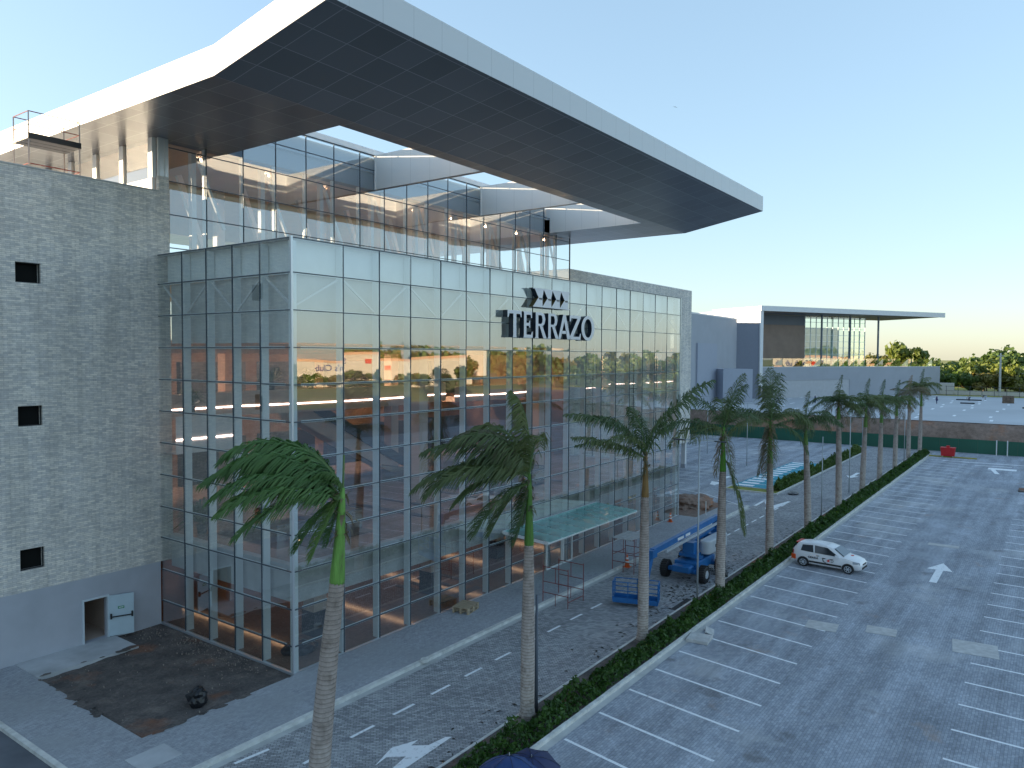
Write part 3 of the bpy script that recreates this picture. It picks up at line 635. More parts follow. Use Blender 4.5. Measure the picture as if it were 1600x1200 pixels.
b = MB(); b.quad((FX0+.3,56,0),(FX1+.2,56,0),(FX1+.2,56,15),(FX0+.3,56,15)); b.quad((FX1+.2,BY+.1,0),(FX1+.2,56,0),(FX1+.2,56,15),(FX1+.2,BY+.1,15)); b.quad((FX0,BY+.45,0),(FX0,56,0),(FX0,56,15),(FX0,BY+.45,15)); b.build('interior_wall', MT['inwall'], main, fix=False)
b = MB(); b.quad((FX0+.7,FY+.7,14.7),(FX1-.6,FY+.7,14.7),(FX1-.6,56,14.7),(FX0+.7,56,14.7)); b.build('atrium_ceiling', MT['inwhite'], main, fix=False)
each('added_fill_light', MT['atrium_fill'], main, [((24+5.2*k,y_,14.6),(24.5+5.2*k,y_+.5,14.68)) for k in range(7) for y_ in (44,49)])  # added lights that brighten the atrium, not fittings of the place
each('ceiling_lamp', MT['lamp'], main, [((27.5+7.*k,29.5,3.33),(27.56+7.*k,47,3.39)) for k in range(5)])
# balconies with LED line; gently bowed front
def balcony(x0, x1, yf, zb, h=1.25, bow=0.0, name='balcony', m='inwhite'):
    n = 16; top = MB(); 
    pts = [(x0+(x1-x0)*i/n, yf-bow*math.sin(math.pi*i/n)) for i in range(n+1)]
    for i in range(n):
        a, c = pts[i], pts[i+1]
        top.quad((*a,zb),(*c,zb),(*c,zb+h),(*a,zb+h)); top.quad((*a,zb),(*c,zb),(c[0],yf+6,zb),(a[0],yf+6,zb)); top.quad((*a,zb+h),(*c,zb+h),(c[0],c[1]+.15,zb+h),(a[0],a[1]+.15,zb+h))
    o = sub(top.build(name, MT[m], main, fix=False), main)
    l = MB()
    for i in range(n):
        a, c = pts[i], pts[i+1]; l.quad((a[0],a[1]-.03,zb+h*.36),(c[0],c[1]-.03,zb+h*.36),(c[0],c[1]-.03,zb+h*.36+.07),(a[0],a[1]-.03,zb+h*.36+.07))
    q = l.build('led_strip', MT['led'], main, fix=False); q.parent = o
balcony(26.5, 47.5, 41.2, 10.2, 1.5, 1.4); balcony(49.0, 61.0, 41.5, 10.0, 1.3, 0.6)
balcony(20.75, 24.2, 35.9, 8.9, 1.9, m='white'); balcony(20.9, 27.0, 40.0, 10.3, 1.4)
each('interior_column', MT['inwhite'], main, [((x-.4,y-.4,z0),(x+.4,y+.4,z1)) for (x, y, z0, z1) in ((24.3,29.6,.15,3.4),(32.8,29.6,.15,3.4),(41,31,.15,3.4),(50,30,.15,3.4),(57,30,.15,3.4),(36,33.5,4.6,14.7),(52,35,4.6,14.7),(29,44,.15,14.7),(44,44,.15,14.7))])
each('column_wrap', MT['dark'], main, [((x-.46,y-.46,.15),(x+.46,y+.46,1.35)) for (x, y) in ((24.3,29.6),(32.8,29.6),(41,31),(50,30),(57,30))])
each('floor_mat', MT['dark'], main, [((x0,y0,z),(x1,y1,z+.02)) for (x0,x1,y0,y1,z) in ((32.1,32.5,29.1,31.8,.16),(33.0,33.4,29.1,31.6,.16),(34.0,34.4,29.2,31.8,.16),(35.3,35.7,29.2,31.9,.16),(31.3,35.0,27.5,28.0,.16),(26.0,26.5,28.8,31.0,.16),(32.0,32.5,29.2,35.6,4.64),(34.4,34.75,29.4,35.6,4.64),(47.0,47.4,34.5,37.9,4.64),(45.6,45.95,33.7,37.6,4.64),(47.3,47.7,29.4,32.3,4.64),(38.5,38.9,30,34,4.64),(23.6,28.0,29.2,30.6,4.64))])
# dark shop fronts along the rear of both floors
each('shop_front', MT['dark'], main, [((x, 49.5, z), (x+5.2, 50, z+3.2)) for x in (22.5,29,35.5,42,48.5,55) for z in (.16, 4.65, 10.2)])
# escalator: sloped dark truss with pale balustrades
b = MB()
for yy in (42.5, 44.0): b.add([(33,yy,10.6),(34.2,yy,10.6),(44,yy,4.7),(42.5,yy,4.7),(33,yy,9.6)], [(0,1,2,3,4)])
b.quad((33,42.5,10.2),(33,44,10.2),(43.4,44,4.5),(43.4,42.5,4.5)); b.build('escalator', MT['inwhite'], main, fix=False)
b = MB(); b.beam((33.2,42.35,11.2),(43.8,42.35,5.4), .12, .7); b.build('escalator_handrail', MT['dark'], main)
# glazed guard rails round the floor wells
b = MB()
for (a, c) in (((22.5,30.2),(28,30.2)),((28,30.2),(28,35.5)),((40,30.4),(47,30.4)),((47,30.4),(47,41)),((40,30.4),(40,41))): b.quad((*a,4.62),(*c,4.62),(*c,5.7),(*a,5.7))
b.build('guard_glass', MT['glass_rail'], main, fix=False)
b = MB()
for (a, c) in (((22.5,30.2),(28,30.2)),((28,30.2),(28,35.5)),((40,30.4),(47,30.4)),((47,30.4),(47,41)),((40,30.4),(40,41))): b.beam((*a,5.72),(*c,5.72), .05)
b.build('guard_rail', MT['mull'], main)
# ---- entrance canopy and doors
b = MB(); CX0, CX1 = 35.7, 46.9
b.beam((CX0,FY-.1,3.5),(CX1,FY-.1,3.5), .12, .14); b.beam((CX0,23.3,3.3),(CX1,23.3,3.3), .1, .12)
cr = b
for k in range(9):
    x = CX0+.03+(CX1-CX0-.06)*k/8; b.beam((x,FY-.12,3.46),(x,23.3,3.28), .07, .16)
cf = sub(b.build('entrance_canopy', MT['white'], main), main); cf['label'] = 'glazed entrance canopy with white frame and green tinted glass'
for k in range(8):
    x0 = CX0+.05+(CX1-CX0-.06)*k/8; x1 = x0+(CX1-CX0)/8-.07
    for (ya, yb) in ((FY-.14, 25.0), (24.97, 23.12)):
        za, zb = 3.57-(FY-.14-ya)*.055, 3.57-(FY-.14-yb)*.055
        p = MB().quad((x0,ya,za),(x1,ya,za),(x1,yb,zb),(x0,yb,zb)).build('canopy_glass', MT['glass_can'], main, fix=False); p.parent = cf
b = MB(); b.box((CX0,FY-.12,3.3),(CX0+.04,FY-.08,3.42))
for (x0, x1) in ((40.4,42.3),(42.42,43.6)):
    b = MB()
    for x in (x0, x1-.09): b.box((x,FY-.16,SW),(x+.09,FY-.07,2.6))
    b.box((x0+.09,FY-.16,2.51),(x1-.09,FY-.07,2.6)); b.box((x0+.09,FY-.16,SW),(x1-.09,FY-.07,SW+.1))
    o = b.build('entrance_door', MT['white'], main)
    d = MB().quad((x0+.09,FY-.115,SW+.1),(x1-.09,FY-.115,SW+.1),(x1-.09,FY-.115,2.51),(x0+.09,FY-.115,2.51)).build('door_glass', MT['glass'], main, fix=False); d.parent = o
# ================================================================ SIGN on the facade
sign = thing('building_sign', 'raised silver capital letters with dark sides under a zigzag emblem on the glass facade', 'sign', (40.3, FY, 15.1))
sgf = plain('sign_face', (.62,.64,.70), .35, .2, var=.06); sgs = plain('sign_side', (.018,.028,.045), .3, var=0); gold = plain('sign_gold', (.16,.12,.05), .35, .4, var=0)
SF = 26.14
def letter(polys, name, x0, x1, z0, z1, side=None, m=None, depth=.34):
    mb = MB()
    for poly_ in polys:
        if isinstance(poly_, tuple) and poly_[0] == 'ring':
            _, cx, cy, rx, ry, ri, rj = poly_; n = 28
            o_ = [(cx+rx*math.cos(2*math.pi*k/n), cy+ry*math.sin(2*math.pi*k/n)) for k in range(n)]; i_ = [(cx+ri*math.cos(2*math.pi*k/n), cy+rj*math.sin(2*math.pi*k/n)) for k in range(n)]
            for k in range(n):
                q = [o_[k], o_[(k+1)%n], i_[(k+1)%n], i_[k]]
                W = [(x0+(x1-x0)*u, z0+(z1-z0)*v) for u, v in q]
                f = [(a, SF, c) for a, c in W]; bk = [(a, SF+depth, c) for a, c in W]
                mb.add(f, [(0,1,2,3)], 0); mb.add([f[0],f[1],bk[1],bk[0]], [(0,1,2,3)], 1); mb.add([f[3],f[2],bk[2],bk[3]], [(0,1,2,3)], 1)
            continue
        W = [(x0+(x1-x0)*u, z0+(z1-z0)*v) for u, v in poly_]; n = len(W)
        f = [(a, SF, c) for a, c in W]; bk = [(a, SF+depth, c) for a, c in W]
        mb.add(f, [tuple(range(n))], 0)
        for k in range(n): mb.add([f[k], f[(k+1)%n], bk[(k+1)%n], bk[k]], [(0,1,2,3)], 1)
    return mb.build(name, [m or sgf, side or sgs], sign, fix=False)
Rr = [[(0,0),(.34,0),(.30,.06),(.30,1),(.08,1),(.08,.06)], [(.30,1),(.62,1),(.82,.93),(.90,.74),(.82,.56),(.64,.47),(.30,.47),(.30,.56),(.55,.56),(.64,.64),(.66,.74),(.62,.85),(.54,.90),(.30,.90)], [(.42,.47),(.66,.48),(1.02,0),(.74,0)]]
GL = {
 'T': [[(.38,0),(.68,0),(.64,.08),(.64,.88),(.42,.88),(.42,.08)], [(0,1),(0,.74),(.07,.74),(.14,.88),(.42,.88),(.64,.88),(.92,.88),(.97,.76),(1.03,.76),(1.03,1)]],
 'E': [[(.04,0),(.34,0),(.34,1),(.04,1),(.10,.93),(.10,.06)], [(.34,.88),(.74,.88),(.80,.76),(.88,.76),(.88,1),(.34,1)], [(.34,.46),(.58,.46),(.63,.38),(.70,.38),(.70,.66),(.63,.66),(.58,.57),(.34,.57)], [(.34,0),(.96,0),(.96,.24),(.88,.24),(.80,.12),(.34,.12)]],
 'R': Rr,
 'A': [[(0,0),(.20,0),(.50,.72),(.62,1),(.40,1)], [(.50,.72),(.76,0),(1.04,0),(.62,1)], [(.27,.22),(.72,.22),(.68,.34),(.33,.34)]],
 'Z': [[(0,1),(0,.74),(.08,.74),(.14,.88),(.70,.88),(1,.88),(1,1)], [(.70,.88),(.98,.88),(.32,.12),(.02,.12)], [(.02,0),(.98,0),(1.02,.26),(.94,.26),(.86,.12),(.02,.12)]],
 'O': [('ring', .5, .5, .52, .53, .30, .40)],
}
zl0, zl1 = 15.05, 16.62
for ch, a, c in (('T',35.25,36.62),('E',36.80,37.88),('R',38.05,39.35),('R',39.45,40.75),('A',40.72,42.15),('Z',42.10,43.50),('O',43.62,45.30)):
    letter(GL[ch], 'letter_'+ch, a*1.0105, c*1.0105, zl0+.01, zl1+.03)
ex0, ex1 = 38.25, 42.55
up = [(0,1),(1,1),(1,.82)]; lo = []
teeth = []
for k in range(4):
    u0 = .10+.235*k; teeth.append([(u0-.06,.93),(u0+.235-.06,.93),(u0+.13,.08),(u0+.06,.08)])
letter([[(0,.93),(1,.93),(1,1),(0,1)]]+teeth, 'emblem_upper_band', ex0, ex1, 17.40, 18.14, depth=.32)
teeth = []
for k in range(4):
    u0 = .10+.235*k; teeth.append([(u0-.09,.10),(u0+.03,.97),(u0+.14,.97),(u0+.235-.09,.10)])
letter([[(0,0),(1,0),(1,.10),(0,.10)]]+teeth, 'emblem_lower_band', ex0, ex1, 16.98, 17.56, side=gold, depth=.32)
# ================================================================ PALMS
IR = Vector((.586, -.810, 0)); ID = Vector((.810, .586, 0)); UP = Vector((0,0,1))   # across / away from the view, level
def frond_mb(L, spec, rng, wind, dens=1.0, lf=1.0):
    """one feather leaf: arched midrib with hanging leaflets. spec=(across, away, up, droop)"""
    a, d_, u, droop = spec
    dirv = (IR*a+ID*d_+UP*u).normalized(); n = 14; pts = []
    p = Vector((0,0,0)); v = dirv.copy()
    for i in range(n+1):
        pts.append(p.copy()); v = (v+Vector((0,0,-droop/n))+wind*(.5/n)*(i/n)).normalized(); p = p+v*(L/n)
    mb = MB(); mb.tube(pts, [.035*(1-i/n*.85)+.004 for i in range(n+1)], 4, mi=1, cap=False)
    m_ = int(62*dens)
    twist = rng.uniform(-.4, .4)
    for k in range(m_):
        t = .07+.93*k/(m_-1); fi = t*n; i = min(int(fi), n-1); q = pts[i].lerp(pts[i+1], fi-i); tg = (pts[i+1]-pts[i]).normalized()
        side = tg.cross(UP); side = side.normalized() if side.length > .05 else Vector((1,0,0)); nrm = side.cross(tg).normalized()
        ll = (.95*math.sin(math.pi*min(1, t*.86+.12))**.7+.12)*rng.uniform(.75, 1.12)*L/4.0*lf
        for sgn in (-1, 1):
            if rng.random() < .05: continue
            d0 = (side*sgn*rng.uniform(.65,1.05)+tg*(.45+.45*t)+nrm*rng.uniform(-.1,.35)+wind*.55).normalized()
            l1 = q+d0*ll*.45; d1 = (d0+Vector((0,0,-rng.uniform(.7,1.5)))+wind*.45).normalized(); l2 = l1+d1*ll*.35
            d2 = (d1+Vector((0,0,-.8))+wind*.3).normalized(); l3 = l2+d2*ll*.3
            wd = (tg*.6+nrm*.5*rng.uniform(-1,1)).normalized()*.022*L/4.0*1.2
            mb.add([q-wd*.6, q+wd*.6, l1+wd, l1-wd, l2+wd*.8, l2-wd*.8, l3], [(0,1,2,3),(3,2,4,5),(5,4,6)])
    return mb
def palm(base, ring, heart, lean, fronds, label, leafm, r0=.27, r1=.19, L=3.9, wind=(0,0,0), shaft_col=(.12,.26,.05), seed=1, dens=1.0, lf=1.15):
    rng = random.Random(seed)
    X, Y = base; t = thing('palm_tree', label, 'palm tree', (X, Y, .05), 'royal palms planted along the median hedge')
    lx, ly = lean; n = 36; pts = []; rs = []
    for i in range(n+1):
        f = i/n; z = ring*f; pts.append((X+lx*f**1.5, Y+ly*f**1.5, z)); s_ = r0*(1-f)+r1*f+.03*math.sin(f*math.pi*1.1)
        if f < .06: s_ *= 1+(.06-f)*4
        rs.append(s_)
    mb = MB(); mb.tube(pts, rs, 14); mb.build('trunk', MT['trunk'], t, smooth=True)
    tx, ty = X+lx, Y+ly; hx, hy = tx+lx*.25, ty+ly*.25; H = heart-ring
    sh = [(tx,ty,ring-.04), (tx,ty,ring+.05), (tx+(hx-tx)*.4,ty+(hy-ty)*.4,ring+H*.4), (tx+(hx-tx)*.8,ty+(hy-ty)*.8,ring+H*.8), (hx,hy,heart)]
    MB().tube(sh, [r1*.95, r1*1.0, r1*.72, r1*.5, r1*.3], 12).build('crown_shaft', shaft(shaft_col), t, smooth=True)
    W = Vector(wind)
    fb = MB(); fr_ = random.Random(seed+500)
    for k in range(46):                       # torn leaf bases and fibres round the heart
        a = fr_.uniform(0,6.28); z0 = ring+H*fr_.uniform(.45,1.0); r_ = r1*.5; p0 = Vector((hx+r_*math.cos(a), hy+r_*math.sin(a), z0)); d = Vector((math.cos(a), math.sin(a), fr_.uniform(-1.5,1.2))).normalized()*fr_.uniform(.15,.5); s_ = Vector((-math.sin(a), math.cos(a), 0))*fr_.uniform(.02,.07)
        fb.add([p0-s_, p0+s_, p0+d*.7+s_*.7, p0+d*.7-s_*.7, p0+d+Vector((0,0,-.12))], [(0,1,2,3),(3,2,4)])
    fb.build('leaf_base', MT['palm_dry'], t, fix=False)
    for k, sp in enumerate(fronds):
        ln = L*(sp[4] if len(sp) > 4 else rng.uniform(.85,1.08)); mat = leafm
        if len(sp) > 5 and sp[5] == 'd': mat = MT['palm_dry']
        mb = frond_mb(ln, sp[:4], rng, W, dens, lf); zz = heart+.05-rng.uniform(0,.5)
        if len(sp) > 6: zz -= sp[6]
        mb.v = [(p[0]+hx, p[1]+hy, p[2]+zz) for p in mb.v]
        mb.build('frond', [mat, MT['rib']], t, fix=False)
    mb = MB(); mb.beam((hx,hy,heart-.3),(hx+.05,hy,heart+.9), .04); mb.build('spear_leaf', MT['rib'], t)
    return t
def trunk_mat():
    m, n, out = new_mat('palm_trunk'); b = pbsdf(n, out, (.3,.26,.22), .85)
    tc = N(n, 'ShaderNodeTexCoord'); s_ = N(n, 'ShaderNodeSeparateXYZ'); n.links.new(tc.outputs['Object'], s_.inputs[0])
    nz = noise_t(n, tc.outputs['Object'], 1.3, 4); nf = noise_t(n, tc.outputs['Object'], 9, 5, .7)
    ma = N(n, 'ShaderNodeMath', operation='MULTIPLY_ADD'); ma.inputs[1].default_value = .10; n.links.new(nz, ma.inputs[0]); n.links.new(s_.outputs[2], ma.inputs[2])
    d = N(n, 'ShaderNodeMath', operation='DIVIDE'); d.inputs[1].default_value = .125; n.links.new(ma.outputs[0], d.inputs[0])
    fr = N(n, 'ShaderNodeMath', operation='FRACT'); n.links.new(d.outputs[0], fr.inputs[0])
    ring = ramp(n, fr.outputs[0], [(0, (.23,.19,.165)), (.10, (.26,.215,.19)), (.22, (.41,.35,.315)), (.9, (.355,.30,.268)), (1, (.25,.205,.18))])
    zr = ramp(n, s_.outputs[2], [(0, (1.35,1.4,1.4)), (1, (1,1,1))]); 
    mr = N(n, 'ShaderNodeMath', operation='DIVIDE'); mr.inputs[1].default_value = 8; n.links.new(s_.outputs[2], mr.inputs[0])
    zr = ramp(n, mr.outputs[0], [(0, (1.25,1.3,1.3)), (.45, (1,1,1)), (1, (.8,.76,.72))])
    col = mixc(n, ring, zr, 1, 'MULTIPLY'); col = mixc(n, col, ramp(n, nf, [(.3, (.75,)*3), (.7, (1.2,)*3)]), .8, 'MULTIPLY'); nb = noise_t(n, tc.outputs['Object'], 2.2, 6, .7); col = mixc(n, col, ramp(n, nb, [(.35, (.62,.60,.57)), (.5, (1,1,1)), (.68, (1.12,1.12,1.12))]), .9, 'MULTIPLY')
    n.links.new(col, b.inputs['Base Color']); bump(n, b, fr.outputs[0], .25, .015); return m
MT['trunk'] = trunk_mat(); MT['rib'] = plain('midrib', (.10,.17,.05), .6, var=0)
SH = {}
def shaft_mat(c):
    m, n, out = new_mat('crown_shaft_skin'); b = pbsdf(n, out, c, .6, 0, .3); v = coords(n)
    mp = N(n, 'ShaderNodeMapping'); mp.inputs['Scale'].default_value = (7, 7, .8); n.links.new(v, mp.inputs[0]); f = noise_t(n, mp.outputs[0], 1.5, 5, .65)
    n.links.new(ramp(n, f, [(.25, (.10,.075,.05)), (.42, [x*.75 for x in c]), (.6, c), (.8, [min(1, x*1.3+.02) for x in c])]), b.inputs['Base Color']); bump(n, b, f, .5, .02); return m
def shaft(c):
    if c not in SH: SH[c] = shaft_mat(c)
    return SH[c]
def auto_fronds(rng, n=12, el=.7, bias=0.0):
    o = []
    for k in range(n):
        a = 2*math.pi*(k/n)+rng.uniform(-.2,.2); e = rng.uniform(-.1, 1.3) if k % 3 else rng.uniform(.9, 2.0)
        o.append((math.cos(a)+bias, math.sin(a)*.9, e*el*1.2, rng.uniform(.9,1.9)))
    return o
G = MT['palm']; rr = random.Random(5)
WL = tuple(-IR*.9+Vector((0,0,-.15)))
palm((13.35,16.3), 7.75, 10.35, (.45,-.42), [(-1,.3,2.6,2.3,1.0),(-1,-.2,2.2,2.1,1.08),(-1,.1,1.8,2.0,1.12),(-1,-.35,1.4,1.8,1.05),(-1,.5,1.2,1.7,1.0),(-1,.6,.8,1.3,1.05),(-1,-.6,.9,1.3,.95),(-1,.05,.85,1.35,1.15),(-1,.0,.7,1.4,1.0),(-1,-.4,.3,1.2,.85),(-.7,.2,-.4,1.0,.62),(-.5,-.5,-.8,.9,.55),(-.4,.3,-1.1,.7,.5),(-.2,-.2,2.2,3.0,.35)],
     'tall palm nearest the corner post, bright green fronds all swept left by wind', MT['palm_b'], r0=.30, r1=.215, L=3.6, wind=WL, shaft_col=(.17,.34,.07), seed=11, dens=1.7, lf=1.12)
palm((23.66,16.32), 6.7, 9.45, (.12,.05), [(-1,.1,.55,1.2,1.3),(-1,-.3,.75,1.5,1.2),(-.9,.4,.95,1.7,1.1),(-.6,-.2,1.7,2.1,1.05),(-.35,.3,2.1,2.3,1.05),(.0,0,2.2,2.6,.95),(-1,.2,.15,1.2,.95),(-.8,-.4,-.1,1.3,.85),(-.7,.3,-.5,1.2,.8),(-.35,-.3,-1.2,.8,.65),(-.1,.4,-1.4,.6,.6),(-.5,.0,1.5,2.4,1.1,'d'),(.1,-.2,2.0,3.2,.8),(-.9,0,.9,1.2,1.2),(-.3,.1,1.4,3.4,.8)],
     'palm left of the entrance canopy with a ragged crown streaming left', G, L=3.6, wind=WL, shaft_col=(.10,.22,.04), seed=12, dens=1.6, lf=1.3)
palm((33.55,16.26), 7.05, 9.3, (.3,.1), [(-1,.1,1.25,1.05,1.15),(-.9,-.2,.55,.5,1.0),(-.75,.3,1.9,1.6,.95),(-.3,-.3,2.2,1.7,.75),(.75,.15,2.1,1.3,1.35),(.5,-.3,2.2,1.5,.8),(-.15,.7,1.7,1.3,.8),(-.6,-.6,1.0,1.3,.85),(-.9,.4,.65,.9,.95)],
     'palm with orange-brown crown shaft standing in front of the entrance canopy', G, L=3.9, wind=(0,0,0), shaft_col=(.26,.15,.05), seed=13, dens=1.0, lf=.95)
palm((42.11,15.55), 7.35, 9.9, (.3,.05), [(-1,.1,.9,1.6,1.15),(-.9,-.3,.5,1.4,1.05),(-.5,.4,1.6,1.6,.9),(.35,.1,1.8,1.1,.9),(.2,-.4,1.6,1.3,.85),(.55,.3,1.2,2.2,.9),(-.2,.2,-1.4,.3,.75,'d'),(.45,-.1,-.9,1.3,1.25,'g',1.2),(-.7,-.6,.8,1.6,.9),(.1,.6,1.5,1.9,.9),(.3,-.3,-1.2,.6,.7,'d')],
     'palm beside the blue boom lift with one leaf hanging down its right side', G, L=3.7, wind=(0,0,0), shaft_col=(.10,.27,.03), seed=14)
palm((52.65,15.95), 6.6, 9.6, (.25,.15), [(-1,.1,.8,1.4,1.1),(-.8,-.3,.4,1.3,1.0),(0,.1,2,.5,1.0),(.1,-.3,1.9,.8,.95),(-.15,.4,1.9,.9,.9),(.6,.1,.9,2.4,1.0),(.75,-.1,.2,2.0,.9),(-.15,-.1,-1.5,.2,1.05,'d'),(-.3,.2,-1.4,.3,.95,'d'),(.2,.7,1.2,1.6,.9),(-.5,.7,.9,1.5,.9),(.05,.1,-1.4,.4,.9)],
     'palm behind the white hatchback with a brown skirt of dead leaves', G, L=3.8, wind=(0,0,0), shaft_col=(.08,.22,.03), seed=15)
rest = [((63.13,16.1),6.88,8.95,(.1,.3),'sixth palm in the row, thin crown with arms spread right','s'),((73.08,15.98),8.3,10.1,(.25,.2),'tall palm in the middle of the median with upright centre leaf and brown lower leaves','u'),
 ((84.74,16.25),6.7,9.3,(.4,-.1),'leaning palm just right of the tall upright-leaved one','a'),((94.43,16.31),6.5,9.1,(.35,0),'thick trunked palm with pale drooping crown, ninth from the camera','a'),
 ((102.55,16.02),6.8,8.9,(.35,0),'slim palm with a dead leaf hanging, third from the far end','a'),((116.03,16.49),7.0,9.3,(.25,.05),'next to last palm of the row, brown drooping leaves','d'),((124.93,16.26),6.8,9.9,(.3,0),'farthest palm at the very end of the median hedge','u')]
for i, (bs, rg, ht, ln, lab, kd) in enumerate(rest):
    r_ = random.Random(30+i); fr = []
    for k in range(12):
        a = 2*math.pi*k/12+r_.uniform(-.25,.25); e = r_.uniform(.2,1.3)
        fr.append((math.cos(a), math.sin(a), e, r_.uniform(1.1,2.1), r_.uniform(.7,.95)))
    fr += [(.15,0,2,1.2,.7)]
    if kd in 'uad': fr += [(r_.choice((-.9,.9)),.2,.0,1.0,.8,'d'),(-.7,-.3,-.2,1.1,.8,'d'),(.6,.3,-.5,1.0,.75,'d'),(.2,.1,-1.5,.2,.8,'d')]
    palm(bs, rg, ht, ln, fr, lab, G if kd != 'd' else MT['palm_dry'], L=3.5, wind=tuple(-IR*.25), shaft_col=(.12,.22,.05), seed=40+i, dens=1.1, lf=1.12)
# ================================================================ HEDGES
def hedge(name, label, x0, x1, y0, y1, h, per_m, rng, m, leaf_s=.10):
    mb = MB(); n = int((x1-x0)*per_m)
    for k in range(n):
        x = rng.uniform(x0, x1); y = y0+(y1-y0)*rng.random()
        hh = h*(.6+.75*noise.noise(Vector((x*.9, y*1.3, 1)))+.55*noise.noise(Vector((x*2.9,y*2.9,4))))
        e = min((y-y0), (y1-y))/((y1-y0)/2); hh *= min(1, .45+e)
        if noise.noise(Vector((x*.35, 9, 2))) < -.42 and rng.random() < .5: continue
        z = .1+max(.05, hh)*rng.random()**.45
        s_ = leaf_s*rng.uniform(.5,1.4)*(.75+ x/110)
        a = Vector((rng.gauss(0,1), rng.gauss(0,1), rng.gauss(0,.6)+.3)).normalized(); c = a.orthogonal().normalized(); d = a.cross(c); th = rng.uniform(0,6.28); u = c*math.cos(th)+d*math.sin(th); v = a.cross(u)
        p = Vector((x,y,z)); mb.add([p-u*s_, p-v*s_*.45, p+u*s_, p+v*s_*.45], [(0,1,2,3)])
    mb.v = [(p[0], p[1], p[2]) for p in mb.v]
    o = mb.build(name, m, None, fix=False); tag(o, label, 'hedge'); return o
hedge('hedge', 'low dark green hedge growing between the kerbs under the row of palms', 8, 123.3, 14.82, 15.9, .72, 420, random.Random(3), MT['hedge'])
h2 = hedge('hedge', 'pale green hedge beside the blue painted bays across the service road', 79, 120.2, 23.0, 23.9, 1.05, 260, random.Random(4), MT['tree_b'], .13)
# ================================================================ FAR TREES
def tree_proto(kind, seed, H, Rr_, leafm, n=1500):
    rng = random.Random(seed); tk = MB()
    tk.tube([(0,0,0),(.1,.05,H*.2),(.0,.1,H*.42)], [.35,.26,.18], 7)
    blobs = []
    for k in range(15):
        a = rng.uniform(0, 6.28); r = Rr_*rng.uniform(.15,.8); z = H*rng.uniform(.34,.84); c = Vector((r*math.cos(a)*1.1, r*math.sin(a)*.95, z)); blobs.append((c, Rr_*rng.uniform(.2,.46)))
        tk.tube([(0,.1,H*.3),tuple(c*.5+Vector((0,0,H*.22))),tuple(c)], [.14,.09,.04], 5)
    mb = MB()
    for k in range(n):
        c, r = rng.choice(blobs); d = Vector((rng.gauss(0,1), rng.gauss(0,1), rng.gauss(0,.8))).normalized(); p = c+d*r*rng.uniform(.6,1.08); p.z = max(p.z, H*.2)
        s_ = rng.uniform(.22,.5)*Rr_/4; a = (d+Vector((rng.gauss(0,.6),rng.gauss(0,.6),rng.gauss(0,.6)))).normalized(); u = a.orthogonal().normalized(); v = a.cross(u)
        mb.add([p-u*s_-v*s_*.5, p+u*s_*.4-v*s_, p+u*s_+v*s_*.5, p-u*s_*.4+v*s_], [(0,1,2,3)])
    return tk, mb, leafm
KN = [('tree', 9.5, 6.2, 'tree_a', 2000), ('tree', 9.0, 5.4, 'tree_b', 1800), ('tree', 7.6, 5.0, 'tree_a', 1600), ('tree', 10.2, 6.6, 'tree_b', 2200), ('tree', 8.4, 5.2, 'tree_c', 1700), ('tree', 6.2, 4.6, 'tree_b', 1300)]
protos = []
def make_tree(i, loc, s, rot, label, group):
    k = i % len(KN)
    t = thing('tree', label, 'tree', loc, group, local=True); t.rotation_euler = (0,0,rot); t.scale = (s,s,s*random.uniform(.85,1.15))
    while len(protos) <= k: protos.append(None)
    if protos[k] is None:
        nm, H, r, lm, n = KN[k]; tk, mb, _ = tree_proto(nm, 100+k, H, r, MT[lm], n)
        a = tk.build('trunk', MT['bark'], t, smooth=True); c = mb.build('crown', MT[lm], t, fix=False); protos[k] = (a, c)
    else:
        for o in protos[k]: q = o.copy(); S.collection.objects.link(q); q.parent = t
    return t
kl = ['broad light green tree', 'dark green rounded tree', 'small light green tree', 'tall dark green spreading tree', 'olive brown leafed tree', 'low dark green bushy tree']
rt = random.Random(21); idx = 0
for row, (dist, cnt, hs) in enumerate(((238,22,.82),(262,26,.98),(300,30,1.12),(350,28,1.3))):
    for k in range(cnt):
        az = -3+ (22 if row < 2 else 26)*(k+rt.uniform(-.35,.35))/cnt      # degrees from world X
        az = az; X = dist*math.cos(rad(az))*rt.uniform(.97,1.03); Y = dist*math.sin(rad(az))
        z = ZL if row < 3 else ZL+1
        make_tree(idx+rt.randrange(6), (X, Y, z-.1), hs*rt.uniform(.62,1.0), rt.uniform(0,6.28), '', 'trees beyond the raised lot'); idx += 1
lab_n = {}
rows_w = ['in front rank', 'in second rank', 'in third rank', 'on the skyline']
# ================================================================ TERRACE BUILDING (far)
TL = Vector((176, 56.5, ZL)); TRr = Vector((229.8, 25.6, ZL)); td = (TRr-TL); td.z = 0; TLEN = td.length; td.normalize(); tn = Vector((-td.y, td.x, 0))   # tn points back
terr = thing('terrace_building', 'grey two storey building with a thin flat roof over an open glass fronted terrace', 'building', tuple(TL))
def T3(u, v, z): p = TL+td*u+tn*v; return (p.x, p.y, z)
def tbox(mb, u0, u1, v0, v1, z0, z1, mi=0): mb.add([T3(u0,v0,z0),T3(u1,v0,z0),T3(u1,v1,z0),T3(u0,v1,z0),T3(u0,v0,z1),T3(u1,v0,z1),T3(u1,v1,z1),T3(u0,v1,z1)], [(0,3,2,1),(4,5,6,7),(0,1,5,4),(1,2,6,5),(2,3,7,6),(3,0,4,7)], mi)
DZ = 11.5
b = MB(); tbox(b, .8, TLEN, 0, 12, ZL+4.2, DZ); b.build('upper_wall', MT['bluegrey'], terr)
